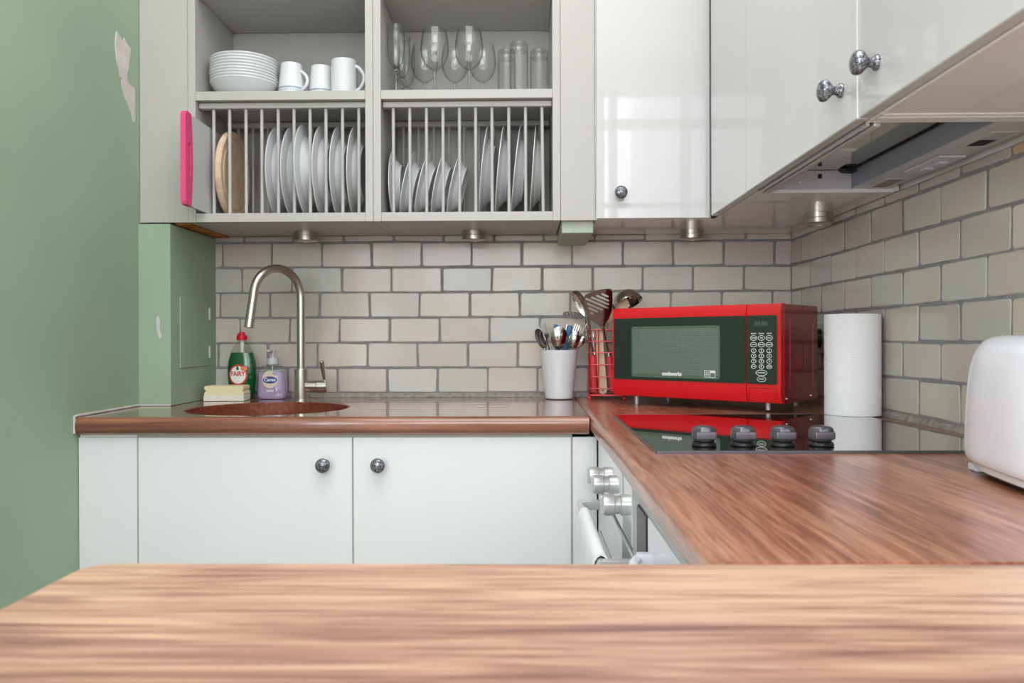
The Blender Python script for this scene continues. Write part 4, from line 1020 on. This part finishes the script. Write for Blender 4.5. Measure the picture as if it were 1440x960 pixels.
# ================================================================== KITCHEN ROLL
kr = thing('kitchen_roll', 'white embossed kitchen roll standing upright by the right wall', 'kitchen roll', (.7475, 1.827, WT + .0046))
nz, nt_ = 150, 220; rings = []
cent = [(random.uniform(0, 2 * PI), random.uniform(0, .228)) for _ in range(70)]
for k in range(nz + 1):
    z = .228 * k / nz; r_ = []
    for i in range(nt_):
        a = 2 * PI * i / nt_; best = 9
        for ca, cz_ in cent:
            da = abs(a - ca); da = min(da, 2 * PI - da) * .06
            d2 = da * da + (z - cz_) ** 2
            if d2 < best: best = d2
        dd = math.sqrt(best); em = .0005 * math.sin(dd * 2 * PI / .0052)
        rr = .0600 + em - (.0006 if k in (0, nz) else 0)
        r_.append((rr * math.cos(a), rr * math.sin(a), z))
    rings.append(r_)
b = B(); b.loft(rings, cap=False); b.lathe([(.060, 0), (.021, 0), (.021, .228), (.060, .228)], 60)
obj('paper', b, M['paper'], kr, angle=60)
obj('cardboard_tube', B().lathe([(.0208, .0005), (.0208, .2275), (.0195, .2275), (.0195, .0005)], 40, closed=True), M['card'], kr)

# ================================================================== SOCKET AND PLUG
sk = thing('wall_socket', 'white double wall socket behind the kitchen roll', 'socket', (XR - .006, 2.20, 1.09))
obj('face_plate', B().box(-.009, .0005, -.073, .073, -.043, .043, .003), M['whiteplastic'], sk)
for y in (-.036, .036): obj('rocker_switch', B().box(-.012, -.008, y - .006, y + .006, .015, .030, .001), M['whiteplastic'], sk)
pg = thing('plug', 'black plug in the wall socket beside the kitchen roll', 'plug', (XR - .0165, 2.196, 1.088))
pb = B().loft([[(x * s_ - o2, y * s_, z * s_) for x, y, z in [(0, math.copysign(abs(math.cos(a)) ** .7, math.cos(a)) * .021, math.copysign(abs(math.sin(a)) ** .7, math.sin(a)) * .026) for a in [2 * PI * i / 24 for i in range(24)]]] for s_, o2 in ((1, 0), (1.0, .010), (.86, .024), (.70, .032))])
obj('plug_body', pb, M['black'], pg, angle=50)
obj('cable', B().tube([(-.012, 0, -.022), (-.012, 0, -.050), (-.013, .004, -.09), (-.014, .02, -.14), (-.020, .06, -.163), (-.06, .14, -.168)], [.0042, .0034, .0032, .0032, .0032, .0032], 10), M['black'], pg)

# ================================================================== TOASTER
ts = thing('toaster', 'white rounded toaster at the right edge of the photograph', 'toaster', (.6420, .955, WT), rz=-.16)
def sup(hx, hy, z, pw=3.4, n=64):
    r = []
    for i in range(n):
        a = 2 * PI * i / n; cx, sy = math.cos(a), math.sin(a)
        r.append((hx * math.copysign(abs(cx) ** (2 / pw), cx), hy * math.copysign(abs(sy) ** (2 / pw), sy), z))
    return r
HXt, HYt = .082, .150
secs = [(.018, .955), (.020, .975), (.026, .995), (.035, 1.0), (.06, .995), (.09, .985), (.12, .965), (.140, .94), (.155, .905), (.166, .86), (.174, .80), (.179, .72), (.1812, .62)]
bt = B(); rings = []
for z, s_ in secs: rings.append(sup(HXt - HYt * (1 - s_) * .62, HYt * s_, z))
bt.loft(rings)
body = obj('body', bt, M['whiteplastic'], ts, angle=70)
obj('base_plate', B().loft([sup(HXt * .88, HYt * .90, .0085), sup(HXt * .90, HYt * .92, .0178)]), M['whiteplastic'], ts)
obj('crumb_tray', B().loft([sup(HXt * .80, HYt * .72, .0035), sup(HXt * .80, HYt * .72, .0084)]), M['black'], ts)
for sx_ in (-1, 1):
    for sy_ in (-1, 1):
        obj('foot', B().box(sx_ * .050 - .012, sx_ * .050 + .012, sy_ * .112 - .014, sy_ * .112 + .014, .0004, .0095, .002), M['whiteplastic'], ts)
for sx_ in (-1, 1): obj('bread_slot', B().box(sx_ * .021 - .011, sx_ * .021 + .011, -.07, .07, .1806, .1815), M['dark'], ts)
obj('lever', B().box(-.012, .012, -.163, -.146, .10, .112, .003), M['black'], ts)

# ================================================================== BOARDS AND PLATES IN THE RACKS
RZ = CB + .0252
cb = thing('chopping_board', 'pale grey chopping board with bright pink handle edge, left of the rack', 'chopping board', (-.8700, 2.20, RZ + .0002), rot=(0, 0, 0))
obj('board', B().box(-.0035, .0035, -.150, .190, .001, .240, .001), M['boardgrey'], cb)
gp = rrect(-.190, -.151, .0, .242, .008)
gp = [(-.151, .0), (-.151, .242), (-.170, .243), (-.181, .240), (-.186, .228), (-.186, .012), (-.181, .002), (-.170, 0)]
gp = [(-.148, .0)] + [(-.148 + .010 * math.sin(PI * k / 10) ** 1, .242 * k / 10) for k in range(1, 10)] + [(-.148, .242), (-.170, .243), (-.181, .240), (-.186, .228), (-.186, .012), (-.181, .002), (-.170, 0)]
MX = Matrix(((0, 1, 0, 0), (1, 0, 0, 0), (0, 0, 1, 0), (0, 0, 0, 1)))
obj('handle', B().plate(gp, [slot(-.160, .121, .070, .0065, PI / 2)], .0135, mtx=Matrix.Translation((-.0068, 0, 0)) @ MX, bev=.0015), M['pink'], cb)
obj('rear_corner', B().box(-.005, .005, .191, .210, .205, .243, .003), M['pink'], cb)
rb = thing('round_board', 'round pale wooden chopping board standing in the left rack', 'chopping board', (-.8335, 2.268, RZ + .124), rot=(0, PI / 2 + .02, 0))
obj('disc', B().lathe([(0, -.009), (.119, -.009), (.1235, -.005), (.1240, 0), (.1235, .005), (.1195, .009), (.104, .009), (.1025, .0070), (.098, .0070), (.0965, .009), (0, .009)], 72), M['beech'], rb)
def plate_bm(R_, n=72):
    f = R_ / .1325
    pr = [(0, .0035), (.080 * f, .0035), (.088 * f, .0055), (.098 * f, .013), (.128 * f, .0195), (.1325 * f, .0215), (.1328 * f, .0228), (.1318 * f, .0235), (.127 * f, .0225), (.097 * f, .0165), (.086 * f, .0085), (.078 * f, .0065), (0, .0062)]
    pr = [(0, .0038), (.072 * f, .0038), (.0735 * f, .0), (.0790 * f, 0), (.0805 * f, .0048), (.090 * f, .0105), (.0985 * f, .0175), (.1025 * f, .0195), (.1285 * f, .0236), (.1325 * f, .0252), (.1324 * f, .0268), (.1300 * f, .0268), (.1015 * f, .0222), (.088 * f, .0135), (.076 * f, .0100), (0, .0095)]
    return B().lathe(pr, n)
# a plate lies face up in its own frame; turned so that its back faces right (+X)
def put_plate(name, R_, x, y, lean, label, group, proto=None):
    # rotation about Y by -90 deg + lean: local +Z (face) -> -X
    th = -PI / 2 + lean
    face = Vector((math.sin(th), 0, math.cos(th)))
    hgt = R_ * abs(math.sin(th)) ; zc = RZ + hgt * math.cos(0) * 1.0
    low = R_ * abs(face.x)      # vertical half extent of the disc
    off = .0262 * face.z        # the rim sits .0262 above the foot plane
    zc = RZ + low - min(off, .0) + .0003 - (off if off > 0 else 0)
    # rim plane centre = origin + face*.0262 ; lowest rim point z = zc + face.z*.0262 - low
    zc = RZ + low - face.z * .0262 + .0004
    if face.z < 0: zc = RZ + low - face.z * .0268 + .0004
    loc = (x - face.x * .0262, y, zc)
    if proto is None:
        t = tag(obj(name, plate_bm(R_), M['china'], angle=50), label, 'plate', group); t.location = loc; t.rotation_euler = (0, th, 0); return t
    return copy_tree(proto, loc, (0, th, 0), label)
G1 = 'large white plates in the left rack'; pos = ['first from the left', 'second from the left', 'third from the left, sticking out furthest', 'fourth from the left', 'fifth from the left', 'last, nearest the divider']
pr_ = None
for i, (x, dy, ln) in enumerate([(-.7060, 0, .015), (-.6640, 0, .02), (-.6205, -.024, -.02), (-.5765, -.008, .01), (-.5305, 0, .02), (-.4835, 0, .025)]):
    o = put_plate('dinner_plate', .1325, x, 2.288 + dy, ln, 'large white dinner plate in the left rack, ' + pos[i], G1, pr_); pr_ = pr_ or o
G2 = 'small white plates in the right rack'; pr2_ = None
pos = ['first and upright against the divider', 'second from the left, leaning', 'third from the left, leaning', 'fourth from the left, leaning', 'fifth, beside the empty gap']
for i, (x, ln, y) in enumerate([(-.3745, .0, 2.285), (-.3330, .22, 2.285), (-.2880, .24, 2.275), (-.2455, .22, 2.285), (-.2000, .23, 2.285)]):
    o = put_plate('side_plate', .0970, x, y, ln, 'small white side plate in the right rack, ' + pos[i], G2, pr2_); pr2_ = pr2_ or o
G3 = 'large white plates in the right rack'
pos = ['first right of the gap', 'second right of the gap', 'third right of the gap', 'last, nearest the grey filler']
for i, (x, ln) in enumerate([(-.1150, .10), (-.0705, .10), (-.0245, .11), (.0235, .07)]):
    put_plate('dinner_plate', .1325, x, 2.288, ln, 'large white dinner plate in the right rack, ' + pos[i], G3, pr_)['group'] = G3

# ================================================================== BOWLS AND MUGS
SZ = 1.7647
bp = [(0, .0025), (.045, .0025), (.046, 0), (.050, 0), (.053, .004), (.070, .013), (.084, .027), (.0915, .0400), (.0938, .0418), (.0948, .0440), (.0942, .0457), (.0925, .0452), (.0905, .0415), (.082, .029), (.069, .0165), (.052, .0075), (0, .0060)]
proto = None; G = 'white bowls stacked on the left shelf'
names = ['lowest of the stack', 'second from the bottom', 'third from the bottom', 'fourth from the bottom', 'in the middle of the stack', 'fourth from the top', 'third from the top', 'second from the top', 'topmost of the stack']
for i in range(9):
    loc = (-.7925 + (0, .0008, .0002, -.002, -.001, 0, .0006, 0, .0012)[i], 2.2475, SZ + .0003 + .0082 * i)
    lb_ = 'white bowl on the left shelf, ' + names[i]
    if proto is None: proto = tag(obj('bowl', B().lathe(bp, 72), M['china'], angle=50), lb_, 'bowl', G); proto.location = loc
    else: copy_tree(proto, loc, None, lb_)
def handle_pts(x0, z0, x1, z1, out, n=14):
    return [(x0 + (x1 - x0) * t + out * math.sin(PI * t) ** .7, 0, z0 + (z1 - z0) * t) for t in [i / n for i in range(n + 1)]]
def inv_mug(loc, rz, label):
    t = thing('mug', label, 'mug', loc, rz, 'upside-down white mugs on the left shelf')
    bd = obj('body', B().lathe([(.0375, .0), (.0392, .0003), (.0395, .002), (.0300, .1020), (.0285, .1045), (.0245, .105), (.024, .103), (0, .103), (0, .100), (.0262, .100), (.0365, .002)], 48), M['china'], t, angle=50)
    obj('handle', B().tube(handle_pts(.0360, .030, .0305, .082, .020), .0046, 12), M['china'], t)
    obj('band', B().lathe([(.0366, .0300), (.0371, .0302), (.0368, .0345), (.0362, .0347)], 48), M['chinablue'], bd)
    db = B()
    for k in range(46):
        a = 2 * PI * k / 46; db.box(-.0008, .0008, -.0380, -.0370, .0215, .0275, mtx=Matrix.Rotation(a, 4, 'Z'))
    obj('dash_pattern', db, M['chinablue'], bd)
inv_mug((-.6600, 2.250, SZ), -.35, 'upside-down white mug with blue band, next to the bowls')
inv_mug((-.5810, 2.274, SZ), 2.4, 'upside-down white mug with blue band, next to the tall mug')
t = thing('mug', 'tall plain white mug standing upright at the right of the left shelf', 'mug', (-.5070, 2.238, SZ), -.25)
obj('body', B().lathe([(0, .001), (.029, .001), (.030, 0), (.0335, .0005), (.0360, .004), (.0365, .010), (.0365, .100), (.0370, .106), (.0362, .1080), (.0345, .106), (.0335, .010), (0, .007)], 48), M['china'], t, angle=50)
obj('handle', B().tube(handle_pts(.0345, .020, .0345, .092, .027), [.0058] + [.0050] * 13 + [.0058], 14), M['china'], t)

# ================================================================== GLASSES
def flute(loc, label, h=.205):
    t = thing('champagne_flute', label, 'glass', loc, group='champagne flutes at the left of the glass shelf')
    obj('bowl', B().lathe([(.0262, h), (.0240, h * .90), (.0245, h * .75), (.0235, h * .62), (.019, h * .50), (.010, h * .435), (.0, h * .43), (0, h * .445), (.009, h * .452), (.0178, h * .51), (.0222, h * .62), (.0262, h * .75), (.0227, h * .90), (.0220, h)], 40, closed=True), M['glass'], t, angle=60)
    obj('stem', B().lathe([(0, 0), (.0255, 0), (.0262, .0015), (.012, .0045), (.0048, .010), (.0042, h * .30), (.0055, h * .335), (.0110, h * .355), (.0145, h * .375), (.0135, h * .395), (.008, h * .41), (.0075, h * .425), (0, h * .43)], 32), M['glass_thick'], t, angle=60)
    return t
f1 = flute((-.3600, 2.235, SZ), 'champagne flute standing frontmost at the left of the glass shelf')
copy_tree(f1, (-.3570, 2.318, SZ), None, 'champagne flute behind the front flute')
copy_tree(f1, (-.3545, 2.400, SZ), None, 'champagne flute furthest back at the left of the glass shelf')
def wine(loc, label, h=.192):
    t = thing('wine_glass', label, 'glass', loc, group='wine glasses on the right shelf')
    o_ = [(.0325, h), (.0365, h - .018), (.0395, h - .042), (.0400, h - .056), (.0375, h - .074), (.029, h - .094), (.016, h - .106), (.006, h - .111), (0, h - .112)]
    i_ = [(0, h - .109), (.006, h - .1085), (.0155, h - .1035), (.0282, h - .092), (.0365, h - .073), (.0388, h - .056), (.0384, h - .042), (.0355, h - .018), (.0315, h)]
    obj('bowl', B().lathe(o_ + i_, 48, closed=True), M['glass'], t, angle=60)
    obj('stem', B().lathe([(0, 0), (.033, 0), (.034, .0015), (.012, .004), (.0052, .009), (.0040, .02), (.0038, h - .122), (.0060, h - .117), (.0075, h - .113), (0, h - .1122)], 32), M['glass_thick'], t, angle=60)
    return t
w1 = wine((-.2510, 2.235, SZ), 'wine glass in the front row, left of the two')
copy_tree(w1, (-.1540, 2.235, SZ), None, 'wine glass in the front row, right of the two')
for x, s_ in ((-.2930, 'behind and left of both front wine glasses'), (-.2035, 'between the two front wine glasses'), (-.1220, 'nearest the tumblers')):
    copy_tree(w1, (x, 2.345, SZ), None, 'wine glass in the back row, ' + s_)
def tumbler(loc, label, h, r):
    t = thing('tumbler', label, 'glass', loc, group='upside-down tumblers at the right of the glass shelf')
    obj('wall', B().lathe([(r, 0), (r * 1.0, h * .80), (r * .96, h * .865), (r * .90, h * .87), (r * .92, h * .80), (r * .93, 0)], 40, closed=True), M['glass'], t, angle=50)
    obj('thick_base', B().lathe([(0, h * .86), (r * .93, h * .862), (r * .98, h * .88), (r * .98, h * .925), (r * .93, h * .935), (r * .93, h * .955), (r * .97, h * .965), (r * .96, h * .99), (r * .90, h), (r * .4, h * .995), (0, h * .985)], 40), M['glass_thick'], t, angle=30)
tumbler((-.0510, 2.340, SZ), 'upside-down glass tumbler, back left of the three', .170, .0265)
tumbler((-.0140, 2.245, SZ), 'upside-down glass tumbler, tallest in the middle of the three', .157, .0265)
tumbler((.0440, 2.290, SZ), 'upside-down glass tumbler beside the cabinet side, rightmost of the three', .151, .0270)
